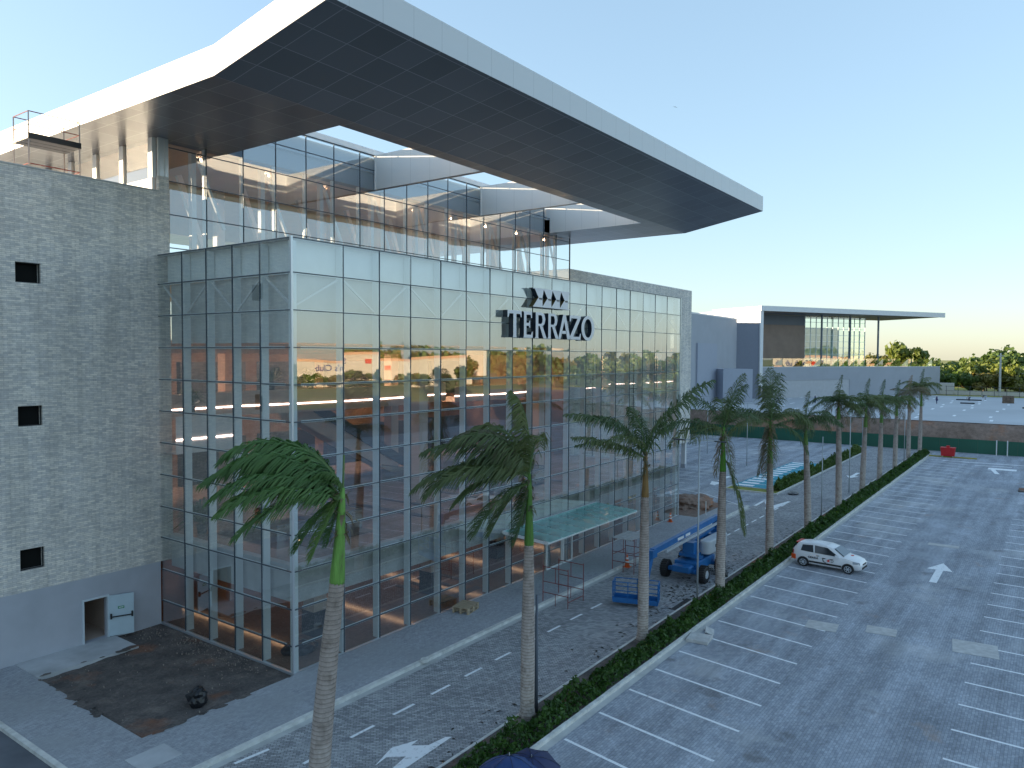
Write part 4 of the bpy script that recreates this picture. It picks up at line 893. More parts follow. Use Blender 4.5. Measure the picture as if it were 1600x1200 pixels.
b = MB(); tbox(b, .8, 29, .1, 11.9, ZL, ZL+4.2); b.build('lower_wall', plain('pale_lower_wall', (.46,.47,.49), .8, var=.05), terr)
b = MB(); tbox(b, 29, TLEN, .02, 11.9, ZL, ZL+4.2); b.build('lower_wall_right', MT['bluegrey'], terr)
b = MB(); tbox(b, 0, .9, -.25, 26, ZL+3.0, 25.2); b.build('side_fin_wall', MT['white'], terr)
b = MB(); tbox(b, -.0, 62.8, -.5, -.1, 24.6, 25.8); tbox(b, 0, 62.8, -.1, 17, 25.3, 25.7); b.build('roof', MT['white'], terr)
b = MB(); b.add([T3(.9,-.1,24.3),T3(62.6,-.1,24.7),T3(60,17,24.4),T3(.9,17,24.2)], [(0,1,2,3)]); b.build('terrace_soffit', plain('dark_soffit', (.16,.165,.19), .5, var=0), terr, fix=False)
b = MB(); tbox(b, .9, 20.1, 6.3, 6.6, DZ, 24.2); b.build('terrace_wall', plain('slate_wall', (.17,.185,.21), .7, var=.03), terr)
b = MB(); tbox(b, 4.5, 20.1, 6, 6.3, DZ, 21.8); b.build('wood_wall', plain('brown_cladding', (.26,.19,.15), .7, var=.1, sc=.5), terr)
b = MB(); b.add([T3(20.1,6.1,DZ),T3(41,6.1,DZ),T3(41,6.1,24.2),T3(20.1,6.1,24.2)], [(0,1,2,3)]); b.add([T3(41,6.1,DZ),T3(41,11,DZ),T3(41,11,24.2),T3(41,6.1,24.2)], [(0,1,2,3)]); b.build('terrace_glazing', MT['glass_rail'], terr, fix=False)
each('glazing_bar', MT['fin'], terr, []) 
b = MB()
for k in range(12): tbox(b, 20.1+20.9*k/11-.05, 20.1+20.9*k/11+.05, 6.0, 6.25, DZ, 24.2)
for k in range(1, 8): tbox(b, 20.1, 41, 5.98, 6.2, DZ+k*1.6-.04, DZ+k*1.6+.04)
b.build('glazing_bars', MT['fin'], terr)
b = MB(); tbox(b, 22, 35, 9, 11.5, DZ, 21.5); b.build('inner_block', MT['white'], terr)
for u in (22.7, 32.4, 42.4):
    b = MB(); tbox(b, u-.17, u+.17, 3, 3.34, DZ, 24.4); b.build('terrace_column', MT.setdefault('slcol', plain('slate_column', (.12,.16,.2), .5, var=0)), terr)
for k in range(19):
    u0 = 1.2+3.05*k
    if u0+3.0 < TLEN: o = MB().add([T3(u0,.15,DZ+.05),T3(u0+2.95,.15,DZ+.05),T3(u0+2.95,.15+random.uniform(-.05,.05),DZ+2.1),T3(u0,.15,DZ+2.1)], [(0,1,2,3)]).build('railing_pane', MT['glass_rail'], terr, fix=False)
b = MB(); tbox(b, .9, TLEN, -.05, .3, DZ, DZ+.12); b.build('deck_edge', MT['white'], terr)
b = MB(); tbox(b, 1.2, 4.2, -.02, .05, ZL, ZL+3); b.build('entrance', MT['dark'], terr)
for u in (16, 19, 21, 41, 44, 47, 50, 56, 59):
    t = thing('terrace_plant', 'leafy dark green plant standing on the terrace behind the glass railing', 'plant', T3(u, 2.2+(u % 3), DZ), 'plants on the terrace')
    mb = MB(); r_ = random.Random(u)
    for k in range(160):
        a = r_.uniform(0,6.28); e = r_.uniform(.2,1.3); L_ = r_.uniform(.6,1.7); p0 = Vector(T3(u,2.2+(u%3),DZ+.5)); d = Vector((math.cos(a),math.sin(a),e)).normalized(); q = p0+d*L_; q2 = q+Vector((d.x,d.y,-.3))*.8; s_ = Vector((-d.y,d.x,0))*.09
        mb.add([p0-s_, p0+s_, q+s_*1.8, q-s_*1.8, q2], [(0,1,2,3),(3,2,4)])
    mb.build('foliage', MT['tree_b'], t, fix=False)
# grey volumes left of it
blk = thing('grey_block_building', 'tall blank blue-grey wall block between the stone wing and the terrace building', 'building', (120,50,0))
b = MB(); b.prism([(100,58,0),(172.3,60.6,0),(172.3,95,0),(92,95,0),(92,62,0)], (0,0,22.5)); b.build('wall', MT['bluegrey'], blk)  # hidden left part of the plan extended to shade the raised lot
b = MB(); b.prism([(100,57.96,22.5),(172.3,60.56,22.5),(172.3,95,22.5),(92,95,22.5),(92,62,22.5)], (0,0,.3)); b.build('roof', MT['white'], blk)
b = MB(); b.prism([(146,59.3,ZL),(158,59.8,ZL),(158,60.3,ZL),(146,60,ZL)], (0,0,12.5)); b.build('wall_panel', plain('panel_grey', (.34,.37,.44), .7, var=.02), blk)
lk = MB(); lk.prism([(172.3,60.62,ZL),(176.0,56.6,ZL),(182,66,ZL),(172.4,70,ZL)], (0,0,17.6)); lk.build('shade_toned_recess_wall', plain('shade_toned_wall', (.19,.21,.26), .8, var=.03), blk)  # recess wall colour darkened to carry the shade cast by the block
lk = MB(); lk.prism([(155.7,57.5,ZL),(161,53,ZL),(165,58,ZL),(160,62,ZL)], (0,0,7.1)); lk.build('low_annex', plain('annex_wall', (.36,.39,.46), .8, var=.03), blk)
# ================================================================ REFLECTED SURROUNDINGS behind the camera
store = thing('store_building', 'long low cream retail building with curved parapet, seen mirrored in the facade glass', 'building', (265,-262,0))
sa, sb_ = Vector((258,-270,0)), Vector((312,-198,0)); sdv = (sb_-sa); SLN = sdv.length; sdv.normalize(); sn = Vector((-sdv.y, sdv.x, 0)); sn = sn if sn.dot(Vector((-1,1,0))) > 0 else -sn
b = MB(); n = 24
for i in range(n):
    u0, u1 = SLN*i/n, SLN*(i+1)/n
    h = lambda u: 13.6+1.3*abs(math.cos(u/SLN*math.pi*2.2))
    a0, a1 = sa+sdv*u0, sa+sdv*u1
    b.add([a0, a1, a1+Vector((0,0,h(u1))), a0+Vector((0,0,h(u0))), a0-sn*30, a1-sn*30, a1-sn*30+Vector((0,0,h(u1))), a0-sn*30+Vector((0,0,h(u0)))], [(0,1,2,3),(3,2,6,7),(5,4,7,6)])
b.build('wall', plain('cream_wall', (.62,.55,.44), .8, var=.06, sc=.1), store)
b = MB()
for i in range(n):
    u0, u1 = SLN*i/n, SLN*(i+1)/n; a0, a1 = sa+sdv*u0+sn*.3, sa+sdv*u1+sn*.3
    b.add([a0+Vector((0,0,h(u0)-1.2)), a1+Vector((0,0,h(u1)-1.2)), a1+Vector((0,0,h(u1)+.1)), a0+Vector((0,0,h(u0)+.1))], [(0,1,2,3)])
b.build('parapet_band', plain('peach_band', (.60,.36,.22), .8, var=0), store)
b = MB()
for (u, w_, z, hh) in ((48,9,9.8,1.0),(50.5,3,7.6,.7)): 
    a0 = sa+sdv*u+sn*.4; b.add([a0+Vector((0,0,z)), a0+sdv*w_+Vector((0,0,z)), a0+sdv*w_+Vector((0,0,z+hh)), a0+Vector((0,0,z+hh))], [(0,1,2,3)])
b = MB(); a0 = sa+sdv*40+sn*.4; b.add([a0+Vector((0,0,8.8)), a0+sdv*3.2+Vector((0,0,8.8)), a0+sdv*3.2+Vector((0,0,11.2)), a0+Vector((0,0,11.2))], [(0,1,2,3)]); b.build('red_sign_panel', plain('red_panel', (.6,.05,.02), .6, var=0), store)
cu = bpy.data.curves.new('store_lettering', 'FONT'); cu.body = "Sam's Club"; cu.size = 4.6; cu.extrude = .05; cu.offset = .03
o_ = bpy.data.objects.new('store_lettering', cu); S.collection.objects.link(o_); dg_ = bpy.context.evaluated_depsgraph_get(); me_ = bpy.data.meshes.new_from_object(o_.evaluated_get(dg_)); bpy.data.objects.remove(o_)
me_.materials.clear(); me_.materials.append(plain('store_blue', (.02,.05,.20), .5, var=0)); o_ = bpy.data.objects.new('store_lettering', me_); S.collection.objects.link(o_); o_.parent = store
Mt = Matrix((-sdv, Vector((0,0,1)), sn)).transposed().to_4x4(); Mt.translation = sa+sdv*30+sn*.35+Vector((0,0,8.6))-Vector((265,-262,0)); o_.matrix_local = Mt
for k in range(11):
    q_ = sa+sdv*(3+6.6*k)+sn*(6+3*(k % 2)); make_tree((5,2,5,4)[k % 4], (q_.x, q_.y, 0), random.uniform(.55,.95), random.uniform(0,6.28), '', 'trees across the street from the building')
for k in range(46):
    az = -46+ 30*k/46 if k < 40 else -58-3*(k-40)
    for_ = 330 if k % 2 else 420
    if -47 < az < -37 and for_ < 400 and k % 3: continue
    X = for_*math.cos(rad(az)); Y = 53+for_*math.sin(rad(az))
    make_tree(k, (X, Y, 0), 1.5*random.uniform(.8,1.15)*(1.2 if for_ > 400 else .75), random.uniform(0,6.28), '', 'trees across the street from the building')
# ================================================================ CAR
def make_car():
    car = thing('hatchback_car', 'white hatchback with dark side stripe and orange rear corner parked in the bays', 'car', (0,0,0), local=True)
    Wc = .86
    # stations along the length (x forward): bottom, sill, belt and roof heights with half widths
    st = [(-2.08,.42,.52,.86,.88,.88,.66),(-2.00,.28,.50,.96,1.10,1.18,.70),(-1.72,.24,.44,1.00,1.52,1.545,.78),(-1.30,.22,.38,1.01,1.585,1.61,.82),(-.60,.22,.36,.99,1.61,1.64,.84),(.05,.22,.36,.97,1.58,1.61,.84),
          (.42,.22,.36,.965,1.48,1.50,.83),(1.10,.22,.38,.98,1.00,1.06,.82),(1.55,.24,.42,.90,.93,.98,.79),(1.93,.28,.46,.76,.80,.84,.72),(2.08,.36,.50,.60,.62,.64,.60)]
    paint = plain('car_white', (.80,.81,.83), .25, var=0, spec=.6)
    def ring(s_):
        x, zb, zs, zbelt, zr, zc, hw_ = s_
        tw = hw_*.76 if zr > 1.2 else (hw_*.93)
        half = [(hw_*.9, zb), (hw_, zs), (hw_+.025, (zs+zbelt)/2), (hw_-.005, zbelt), ((tw+hw_)/2*1.0, (zbelt+zr)/2+.03*(zr-zbelt)), (tw, zr), (tw*.55, zc), (0, zc+.008)]
        return [(x, -y, z) for y, z in half]+[(x, y, z) for y, z in reversed(half[:-1])]
    mb = MB(); n = 15; rings = [ring(s_) for s_ in st]
    vs = [p for r in rings for p in r]; fs = []
    for i in range(len(st)-1):
        for k in range(n-1): fs.append((i*n+k, i*n+k+1, (i+1)*n+k+1, (i+1)*n+k))
        fs.append((i*n+n-1, i*n, (i+1)*n, (i+1)*n+n-1))
    fs.append(tuple(range(n))); fs.append(tuple((len(st)-1)*n+k for k in range(n-1, -1, -1)))
    mb.add(vs, fs); body = mb.build('body', paint, car)
    md = body.modifiers.new('bevel', 'BEVEL'); md.width = .05; md.segments = 3; md.limit_method = 'ANGLE'; md.angle_limit = rad(12)
    body.data.polygons.foreach_set('use_smooth', [True]*len(body.data.polygons))
    gl = plain('car_glass', (.015,.022,.028), .08, var=0, spec=.7); blk = MT['black']
    def side_pt(x, t, sgn, off=.012):      # point on the side between belt (t=0) and roof rail (t=1)
        for a, c in zip(st, st[1:]):
            if a[0] <= x <= c[0]: f = (x-a[0])/(c[0]-a[0]); s_ = [a[i]+(c[i]-a[i])*f for i in range(7)]; break
        _, zb, zs, zbelt, zr, zc, hw_ = s_; tw = hw_*.76
        y = (hw_-.005)*(1-t)+tw*t+.045*math.sin(math.pi*t)*0+.01; z = zbelt+(zr-zbelt)*t
        return (x, sgn*(y+off), z)
    for sgn in (-1, 1):
        for xs, nm in ((((-1.50,.12),(-1.42,.80),(-.78,.86),(-.70,.10)), 'rear_side_window'), (((-.62,.10),(-.66,.86),(.10,.86),(.86,.08)), 'front_side_window')):
            q = [side_pt(x, t, sgn, .02) for x, t in xs]
            if nm == 'front_side_window': q[3] = (.82, sgn*.845, 1.02)
            MB().prism(q, (0, sgn*.008, 0)).build(nm, gl, car)
        # wheel arches, wheels
        for wx in (-1.32, 1.36):
            arch = [(wx+.36*math.cos(a), sgn*.868, .32+.36*math.sin(a)) for a in [math.pi*k/12 for k in range(13)]]
            arch = [(p[0], p[1], p[2]) for p in arch]+[(wx-.36, sgn*.868, .24),(wx+.36, sgn*.868, .24)]
            MB().prism(arch, (0, sgn*.01, 0)).build('wheel_arch', blk, car)
            wh = sub(MB().tube([(wx, sgn*.70, .31),(wx, sgn*.73, .31),(wx, sgn*.87, .31),(wx, sgn*.89, .31)], [.29,.31,.31,.28], 24).build('wheel', MT['black'], car, smooth=False), car)
            r_ = MB(); r_.tube([(wx, sgn*.885, .31),(wx, sgn*.902, .31)], [.06,.05], 10)
            for k in range(6):
                a = k*math.pi/3; r_.beam((wx, sgn*.898, .31),(wx+.2*math.cos(a), sgn*.896, .31+.2*math.sin(a)), .05, .02, up=Vector((0,1,0)))
            seg = 20
            for k in range(seg):
                a0, a1 = 2*math.pi*k/seg, 2*math.pi*(k+1)/seg
                r_.add([(wx+.185*math.cos(a0),sgn*.9,.31+.185*math.sin(a0)),(wx+.185*math.cos(a1),sgn*.9,.31+.185*math.sin(a1)),(wx+.215*math.cos(a1),sgn*.9,.31+.215*math.sin(a1)),(wx+.215*math.cos(a0),sgn*.9,.31+.215*math.sin(a0))], [(0,1,2,3)])
            q = r_.build('rim', MT['alu'], car, fix=False); q.parent = wh
        MB().prism([(-.95,sgn*.872,.36),(.98,sgn*.872,.36),(.98,sgn*.872,.47),(-.95,sgn*.872,.47)], (0,sgn*.012,0)).build('side_stripe', blk, car)
        MB().box((.62,sgn*.86,.98),(.80,sgn*1.0,1.12)).build('mirror', paint, car)
        MB().box((-.52,sgn*.868,.86),(-.34,sgn*.885,.89)).build('door_handle', blk, car)
        MB().prism([(1.62,sgn*.80,.70),(1.98,sgn*.66,.66),(1.97,sgn*.66,.80),(1.60,sgn*.80,.86)], (.03,sgn*.03,.0)).build('headlight', plain('headlight_lens', (.35,.38,.42), .1, var=0), car)
        MB().prism([(-2.06,sgn*.62,.78),(-1.95,sgn*.80,.78),(-1.93,sgn*.80,1.05),(-2.03,sgn*.62,1.05)], (-.03,sgn*.03,0)).build('tail_light', plain('tail_lens', (.25,.01,.01), .2, var=0), car)
        MB().prism([(-2.09,sgn*.68,.42),(-1.80,sgn*.80,.42),(-1.82,sgn*.80,.74),(-2.07,sgn*.68,.74)], (-.02,sgn*.075,0)).build('rear_corner_patch', plain('orange_patch', (.75,.10,.02), .4, var=0), car)
    MB().prism([(.50,-.60,1.47),(.50,.60,1.47),(1.08,.72,1.075),(1.08,-.72,1.075)], (.02,0,.03)).build('windscreen', plain('windscreen_glass', (.06,.10,.14), .06, var=0, spec=.8), car)
    MB().prism([(-1.86,-.58,1.42),(-1.86,.58,1.42),(-2.05,.62,1.10),(-2.05,-.62,1.10)], (-.03,0,.02)).build('rear_window', gl, car)
    MB().box((2.04,-.5,.36),(2.115,.5,.47)).build('lower_grille', blk, car); MB().box((2.02,-.34,.60),(2.10,.34,.67)).build('upper_grille', blk, car)
    MB().box((-1.90,-.5,1.50),(-1.68,.5,1.56)).build('roof_spoiler', plain('red_spoiler', (.55,.05,.03), .4, var=0), car)
    # lettering and emblem on both doors (flat raised film)
    red = plain('emblem_red', (.65,.03,.02), .4, var=0)
    def txt(s_, x, z, sz, sgn):
        cu = bpy.data.curves.new('lettering', 'FONT'); cu.body = s_; cu.size = sz; cu.extrude = .003; cu.offset = .008; cu.space_character = 1.25
        o = bpy.data.objects.new('lettering', cu); dg = bpy.context.evaluated_depsgraph_get(); S.collection.objects.link(o); dg.update()
        me = bpy.data.meshes.new_from_object(o.evaluated_get(dg)); bpy.data.objects.remove(o)
        q = bpy.data.objects.new('lettering', me); S.collection.objects.link(q); me.materials.clear(); me.materials.append(blk); q.parent = car
        q.location = (x, sgn*.897, z); q.rotation_euler = (rad(90), 0, rad(0) if sgn < 0 else rad(180))
    txt('CEARÁ', -1.02, .66, .17, -1); txt('CEARÁ', -.40, .66, .17, 1)
    for sgn in (-1, 1):
        c0 = (.22, .66); P2 = []
        for k in range(10):
            a = math.pi/2+k*math.pi/5; r = .125 if k % 2 == 0 else .05; P2.append((c0[0]+r*math.cos(a), sgn*.892, c0[1]+r*math.sin(a)))
        MB().prism(P2, (0, sgn*.008, 0)).build('star_emblem', red, car)
        e = MB()
        e.prism([(-.16,sgn*.890,.80),(.06,sgn*.890,.80),(.02,sgn*.890,.755),(-.10,sgn*.890,.74)], (0,sgn*.006,0)); e.prism([(-.16,sgn*.890,.80),(-.10,sgn*.890,.74),(-.06,sgn*.890,.58),(.10,sgn*.890,.50),(.06,sgn*.890,.47),(-.11,sgn*.890,.56)], (0,sgn*.006,0))
        e.prism([(.36,sgn*.890,.72),(.56,sgn*.888,.72),(.54,sgn*.888,.69),(.35,sgn*.890,.69)], (0,sgn*.006,0)); e.prism([(.36,sgn*.890,.62),(.52,sgn*.888,.62),(.50,sgn*.888,.59),(.35,sgn*.890,.59)], (0,sgn*.006,0)); e.prism([(.28,sgn*.890,.80),(.52,sgn*.888,.80),(.49,sgn*.888,.765),(.27,sgn*.890,.765)], (0,sgn*.006,0))
        e.build('wing_emblem', blk, car)
    MB().prism([(1.30,-.02,1.035),(1.42,.10,1.02),(1.40,.34,1.01),(1.24,.22,1.035)], (0,0,.012)).build('bonnet_emblem', red, car)
    return car
car = make_car()
car.rotation_euler = (0, 0, math.atan2(-2.82, -.2)); ch = Vector((-.07,-1,0)).normalized()
mid = Vector((51.92, 12.1, 0))+Vector((.86,-.05,0)); car.location = (mid.x, mid.y, .004); car.scale = (1.06,1.04,.97)
# ================================================================ BOOM LIFT
lift = thing('boom_lift', 'blue articulated boom lift with grey engine cover parked on the service road', 'boom lift', (46,18.7,0))
BL = plain('lift_blue', (.015,.13,.36), .4, var=.12, sc=2); GR = plain('lift_grey', (.42,.46,.50), .4, var=.06)
b = MB()
b.box((44.5,17.95,.5),(47.3,19.45,1.1)); b.box((43.75,18.1,.55),(44.5,19.3,.95)); b.box((47.3,18.1,.55),(48.0,19.3,.95)); b.box((44.2,17.5,.45),(44.6,19.9,.7)); b.box((47.0,17.5,.45),(47.4,19.9,.7))
o = b.build('chassis', BL, lift); o.modifiers.new('bv', 'BEVEL').width = .05
for (x, y) in ((44.4,17.45),(44.4,19.95),(47.2,17.45),(47.2,19.95)):
    s_ = -1 if y < 18.7 else 1
    wv = MB(); wv.tube([(x,y-.22,.52),(x,y-.16,.52),(x,y+.16,.52),(x,y+.22,.52)], [.44,.52,.52,.44], 22)
    for k in range(22):
        a = 2*math.pi*k/22; wv.beam((x+.52*math.cos(a),y-.2,.52+.52*math.sin(a)),(x+.52*math.cos(a+.12),y+.2,.52+.52*math.sin(a+.12)), .06)
    wh = sub(wv.build('wheel', MT['black'], lift), lift); q = MB().tube([(x,y+s_*.2,.52),(x,y+s_*.235,.52)], [.27,.24], 18).build('rim', GR if s_ < 0 else BL, lift); q.parent = wh
b = MB(); b.tube([(45.9,18.7,1.1),(45.9,18.7,1.3)], [.6,.6], 20); b.box((44.9,18.15,1.3),(49.0,19.3,1.5)); b.box((45.0,18.35,1.5),(45.7,19.1,2.2)); b.box((48.5,18.3,1.5),(49.3,19.1,2.1)); b.build('turntable', BL, lift)
def rounded(x0,x1,y0,y1,z0,z1,r,n=6):
    pl = []
    for cx, cy, a0 in ((x1-r,y1-r,0),(x0+r,y1-r,90),(x0+r,y0+r,180),(x1-r,y0+r,270)):
        for k in range(n+1): a = rad(a0+90*k/n); pl.append((cx+r*math.cos(a), cy+r*math.sin(a), z0))
    return pl, (0,0,z1-z0)
b = MB(); pl, e = rounded(45.6,49.0,17.55,18.3,1.42,2.28,.34); b.prism(pl, e); pl, e = rounded(46.0,49.0,19.15,19.9,1.42,2.15,.3); b.prism(pl, e); o = b.build('engine_cover', GR, lift); o.modifiers.new('bv', 'BEVEL').width = .09; o.modifiers['bv'].segments = 3
MB().box((46.6,17.53,1.75),(47.0,17.56,1.95)).build('cover_vent', MT['black'], lift)
b = MB(); b.beam((49.6,18.7,2.05),(49.8,18.7,3.0), .4, .34); b.box((49.3,18.5,2.0),(49.9,18.9,2.3)); b.build('riser', BL, lift)
b = MB(); b.beam((49.9,18.7,3.0),(39.7,18.7,2.72), .26, .34); b.build('main_boom', BL, lift)
b = MB(); b.beam((49.6,18.52,2.68),(41.2,18.52,2.46), .1, .16); b.build('boom_cylinder', GR, lift)
b = MB(); b.beam((49.2,18.7,2.45),(45.6,18.7,2.1), .2, .22); b.build('lower_boom', BL, lift)
b = MB(); b.box((43.0,18.56,2.72),(43.9,18.568,2.88)); b.box((44.2,18.56,2.74),(44.9,18.568,2.90)); b.build('boom_decal', MT['white'], lift)
b = MB(); b.box((39.35,18.5,2.4),(39.95,18.9,2.85)); b.beam((39.6,18.7,2.5),(38.95,18.75,.95), .2, .22); b.beam((39.3,18.6,2.3),(38.9,18.6,1.2), .08, mi=0); b.build('jib', BL, lift)
bc = Vector((38.0,18.85,0)); bx = Vector((.32,-.947,0)); by = Vector((.947,.32,0)); Lb, Wb = 1.25, .42
def B3(u, v, z): p = bc+bx*u+by*v; return (p.x, p.y, z)
b = MB(); b.add([B3(-Lb,-Wb,.22),B3(Lb,-Wb,.22),B3(Lb,Wb,.22),B3(-Lb,Wb,.22),B3(-Lb,-Wb,.5),B3(Lb,-Wb,.5),B3(Lb,Wb,.5),B3(-Lb,Wb,.5)], [(0,3,2,1),(0,1,5,4),(1,2,6,5),(2,3,7,6),(3,0,4,7)]); b.add([B3(-Lb,-Wb,.28),B3(Lb,-Wb,.28),B3(Lb,Wb,.28),B3(-Lb,Wb,.28)], [(0,1,2,3)]); bk = sub(b.build('basket', BL, lift, fix=False), lift)
b = MB()
for (u, v) in ((-Lb,-Wb),(-.4,-Wb),(.45,-Wb),(Lb,-Wb),(Lb,Wb),(-Lb,Wb),(0,Wb),(-Lb,0),(Lb,0)): b.beam(B3(u,v,.3), B3(u,v,1.38), .04)
for z in (.9, 1.38):
    for p, q in (((-Lb,-Wb),(Lb,-Wb)),((Lb,-Wb),(Lb,Wb)),((Lb,Wb),(-Lb,Wb)),((-Lb,Wb),(-Lb,-Wb))): b.beam(B3(*p,z), B3(*q,z), .045)
q = b.build('basket_rail', BL, lift); q.parent = bk
b = MB(); b.add([B3(u,v,z) for z in (.5,1.45) for u,v in ((.1,.15),(.6,.15),(.6,.5),(.1,.5))], [(0,3,2,1),(4,5,6,7),(0,1,5,4),(1,2,6,5),(2,3,7,6),(3,0,4,7)]); q = b.build('control_box', plain('lift_dark_blue', (.01,.05,.15), .4, var=0), lift); q.parent = bk
b = MB(); b.beam(B3(.12,.13,1.0), B3(.12,.13,1.25), .12, .02); q = b.build('warning_plate', plain('yellow_plate', (.6,.5,.05), .5, var=0), lift); q.parent = bk
# ================================================================ SCAFFOLDS
RS = plain('rust_red_steel', (.20,.035,.03), .6, var=.2); PLK = plain('grey_plank', (.42,.42,.42), .8, var=.2, sc=4)
def frame(mb, a, c, z0, h, w=.045):
    mb.tube([(*a,z0),(*a,z0+h)], w/2, 6); mb.tube([(*c,z0),(*c,z0+h)], w/2, 6); A, C_ = Vector((*a,0)), Vector((*c,0)); 
    for z in (h*.30, h*.58, h*.96): mb.tube([A+Vector((0,0,z0+z)), C_+Vector((0,0,z0+z))], w/2, 6)
    M2 = (A+C_)/2; mb.tube([M2+Vector((0,0,z0+h*.58)), M2+Vector((0,0,z0+h*.96))], w/2.4, 6); M3 = A.lerp(C_, .5); mb.tube([M3+Vector((0,0,z0+h*.30)), M3+Vector((0,0,z0))], w/2.4, 6)
t = thing('scaffold', 'bare dark red scaffold frames with no deck, straddling the kerb by the entrance', 'scaffold', (36.1,22.4,0))
for fa in (((35.2,23.25), (35.2,21.6), 0, 2.2), ((37.0,23.35), (36.95,21.65), 0, 2.15)): b = MB(); frame(b, *fa); b.build('frame', RS, t)
b = MB(); b.tube([(35.2,21.6,.35),(36.95,21.65,.3)], .02, 6); b.build('cross_brace', RS, t)
t = thing('scaffold', 'dark red scaffold with a grey plank deck on top between palm and entrance canopy', 'scaffold', (44.3,22.4,0))
for fa in (((43.3,23.2), (43.4,21.7), 0, 2.25), ((45.1,23.2), (45.2,21.7), 0, 2.25)): b = MB(); frame(b, *fa); b.build('frame', RS, t)
b = MB(); b.tube([(43.3,23.2,1.1),(45.1,23.2,1.1)], .02, 6); b.tube([(43.4,21.7,1.3),(45.2,21.7,1.3)], .02, 6); b.build('side_tubes', RS, t)
for k in range(4): MB().box((43.1,21.75+.37*k,2.2),(45.4,22.07+.37*k,2.25)).build('plank', PLK, t)
t = thing('scaffold', 'scaffold tower with dark deck and guard rails standing on the roof behind the brick parapet', 'scaffold', (16.2,38.9,21.1))
cx = [(15.15,38.1),(17.35,38.1),(17.35,39.7),(15.15,39.7)]
b = MB()
for (x, y) in cx: b.tube([(x,y,21.1),(x,y,24.95)], .028, 6)
b.build('upright', plain('pale_steel', (.40,.33,.30), .6, var=0), t)
b = MB()
for z in (22.0, 22.6, 24.35, 24.95):
    for i in range(4): b.tube([(*cx[i],z),(*cx[(i+1)%4],z)], .022, 6)
b.build('guard_rails', RS, t); MB().tube([(15.15,38.1,21.4),(17.35,38.1,22.4)], .02, 6).build('diagonal_brace', RS, t)
for k in range(3): MB().box((15.1,38.1+.55*k,23.72),(17.4,38.6+.55*k,23.78)).build('deck_board', MT['dark'], t)
MB().box((15.1,38.03,23.72),(17.4,38.08,23.98)).build('toe_board', MT['black'], t)
# ================================================================ SMALL THINGS
t = thing('wooden_pallet', 'pale wooden pallet lying on the sidewalk against the glass front', 'pallet', (31.4,25.8,SW)); WD = plain('pale_wood', (.40,.32,.22), .8, var=.2, sc=5)
b = MB()
pr_ = rad(12); 
def Pq(u, v, z): return (31.4+u*math.cos(pr_)-v*math.sin(pr_), 25.75+u*math.sin(pr_)+v*math.cos(pr_), SW+z)
def pbox(mb, u0,u1,v0,v1,z0,z1): mb.add([Pq(u0,v0,z0),Pq(u1,v0,z0),Pq(u1,v1,z0),Pq(u0,v1,z0),Pq(u0,v0,z1),Pq(u1,v0,z1),Pq(u1,v1,z1),Pq(u0,v1,z1)], [(0,3,2,1),(4,5,6,7),(0,1,5,4),(1,2,6,5),(2,3,7,6),(3,0,4,7)])
for dz in (0, .17):
    for k in range(7): pbox(b, -.65+.19*k, -.53+.19*k, -.5, .5, .14+dz, .163+dz)
    for v in (-.48, -.05, .38): pbox(b, -.65, .62, v, v+.1, .0+dz, .02+dz); pbox(b, -.65, -.5, v, v+.1, .02+dz, .14+dz); pbox(b, -.08, .07, v, v+.1, .02+dz, .14+dz); pbox(b, .47, .62, v, v+.1, .02+dz, .14+dz)
b.build('slats', WD, t)
def cone(loc, label, s=1.0):
    t = thing('traffic_cone', label, 'traffic cone', loc); x, y, z = loc; OR = MT.setdefault('cone', plain('cone_orange', (.70,.14,.04), .5, var=0))
    c = sub(MB().tube([(x,y,z+.03),(x,y,z+.75*s)], [.16*s,.035*s], 14).build('cone', OR, t, smooth=True), t)
    MB().box((x-.2*s,y-.2*s,z),(x+.2*s,y+.2*s,z+.035)).build('base', OR, t)
    for zz, r in ((.26,.124),(.48,.084)): MB().tube([(x,y,z+zz*s),(x,y,z+(zz+.11)*s)], [r*s+.004,(r-.017)*s+.004], 14, cap=False).build('band', MT['white'], t)
cone((58.6,26.0,SW), 'orange and white traffic cone on the sidewalk near the far end of the glass front')
cone((44.2,22.6,SW+.02), 'orange traffic cone standing inside the planked scaffold', 1.1)
# black bag: crumpled
def crumple(name, loc, size, seed, m, sub_n=3, flat=1.0):
    bm = bmesh.new(); bmesh.ops.create_icosphere(bm, subdivisions=sub_n, radius=1)
    for v in bm.verts:
        p = v.co.copy(); f = 1+.35*noise.noise(p*1.7+Vector((seed,0,0)))+.16*noise.noise(p*4.5+Vector((0,seed,0)))
        v.co = Vector((p.x*size[0]*f, p.y*size[1]*f, max(-.85, p.z)*size[2]*f))
    me = bpy.data.meshes.new(name); bm.to_mesh(me); bm.free(); me.materials.append(m); o = bpy.data.objects.new(name, me); S.collection.objects.link(o); o.location = loc; return o
BAG = plain('black_plastic', (.012,.014,.018), .3, var=0)
tag(crumple('rubbish_bag', (16.6,27.4,.32), (.42,.34,.40), 3, BAG), 'black rubbish bag slumped on the dark soil bed', 'rubbish bag')
tag(crumple('rubbish_bag', (46.2,16.9,.2), (.40,.28,.30), 5, BAG), 'dark crumpled bag on the road beside the boom lift wheel', 'rubbish bag')
tag(crumple('dark_tarpaulin', (20.9+1.4,28.3,.35), (.8,.7,.3), 8, BAG), 'black crumpled sheet on the floor inside the glass corner', 'tarpaulin')
o = tag(crumple('dirt_pile', (67.0,27.6,.1), (2.6,1.9,.95), 9, MT['bank'], 5), 'reddish dirt pile beyond the far end of the glass building', 'dirt pile')
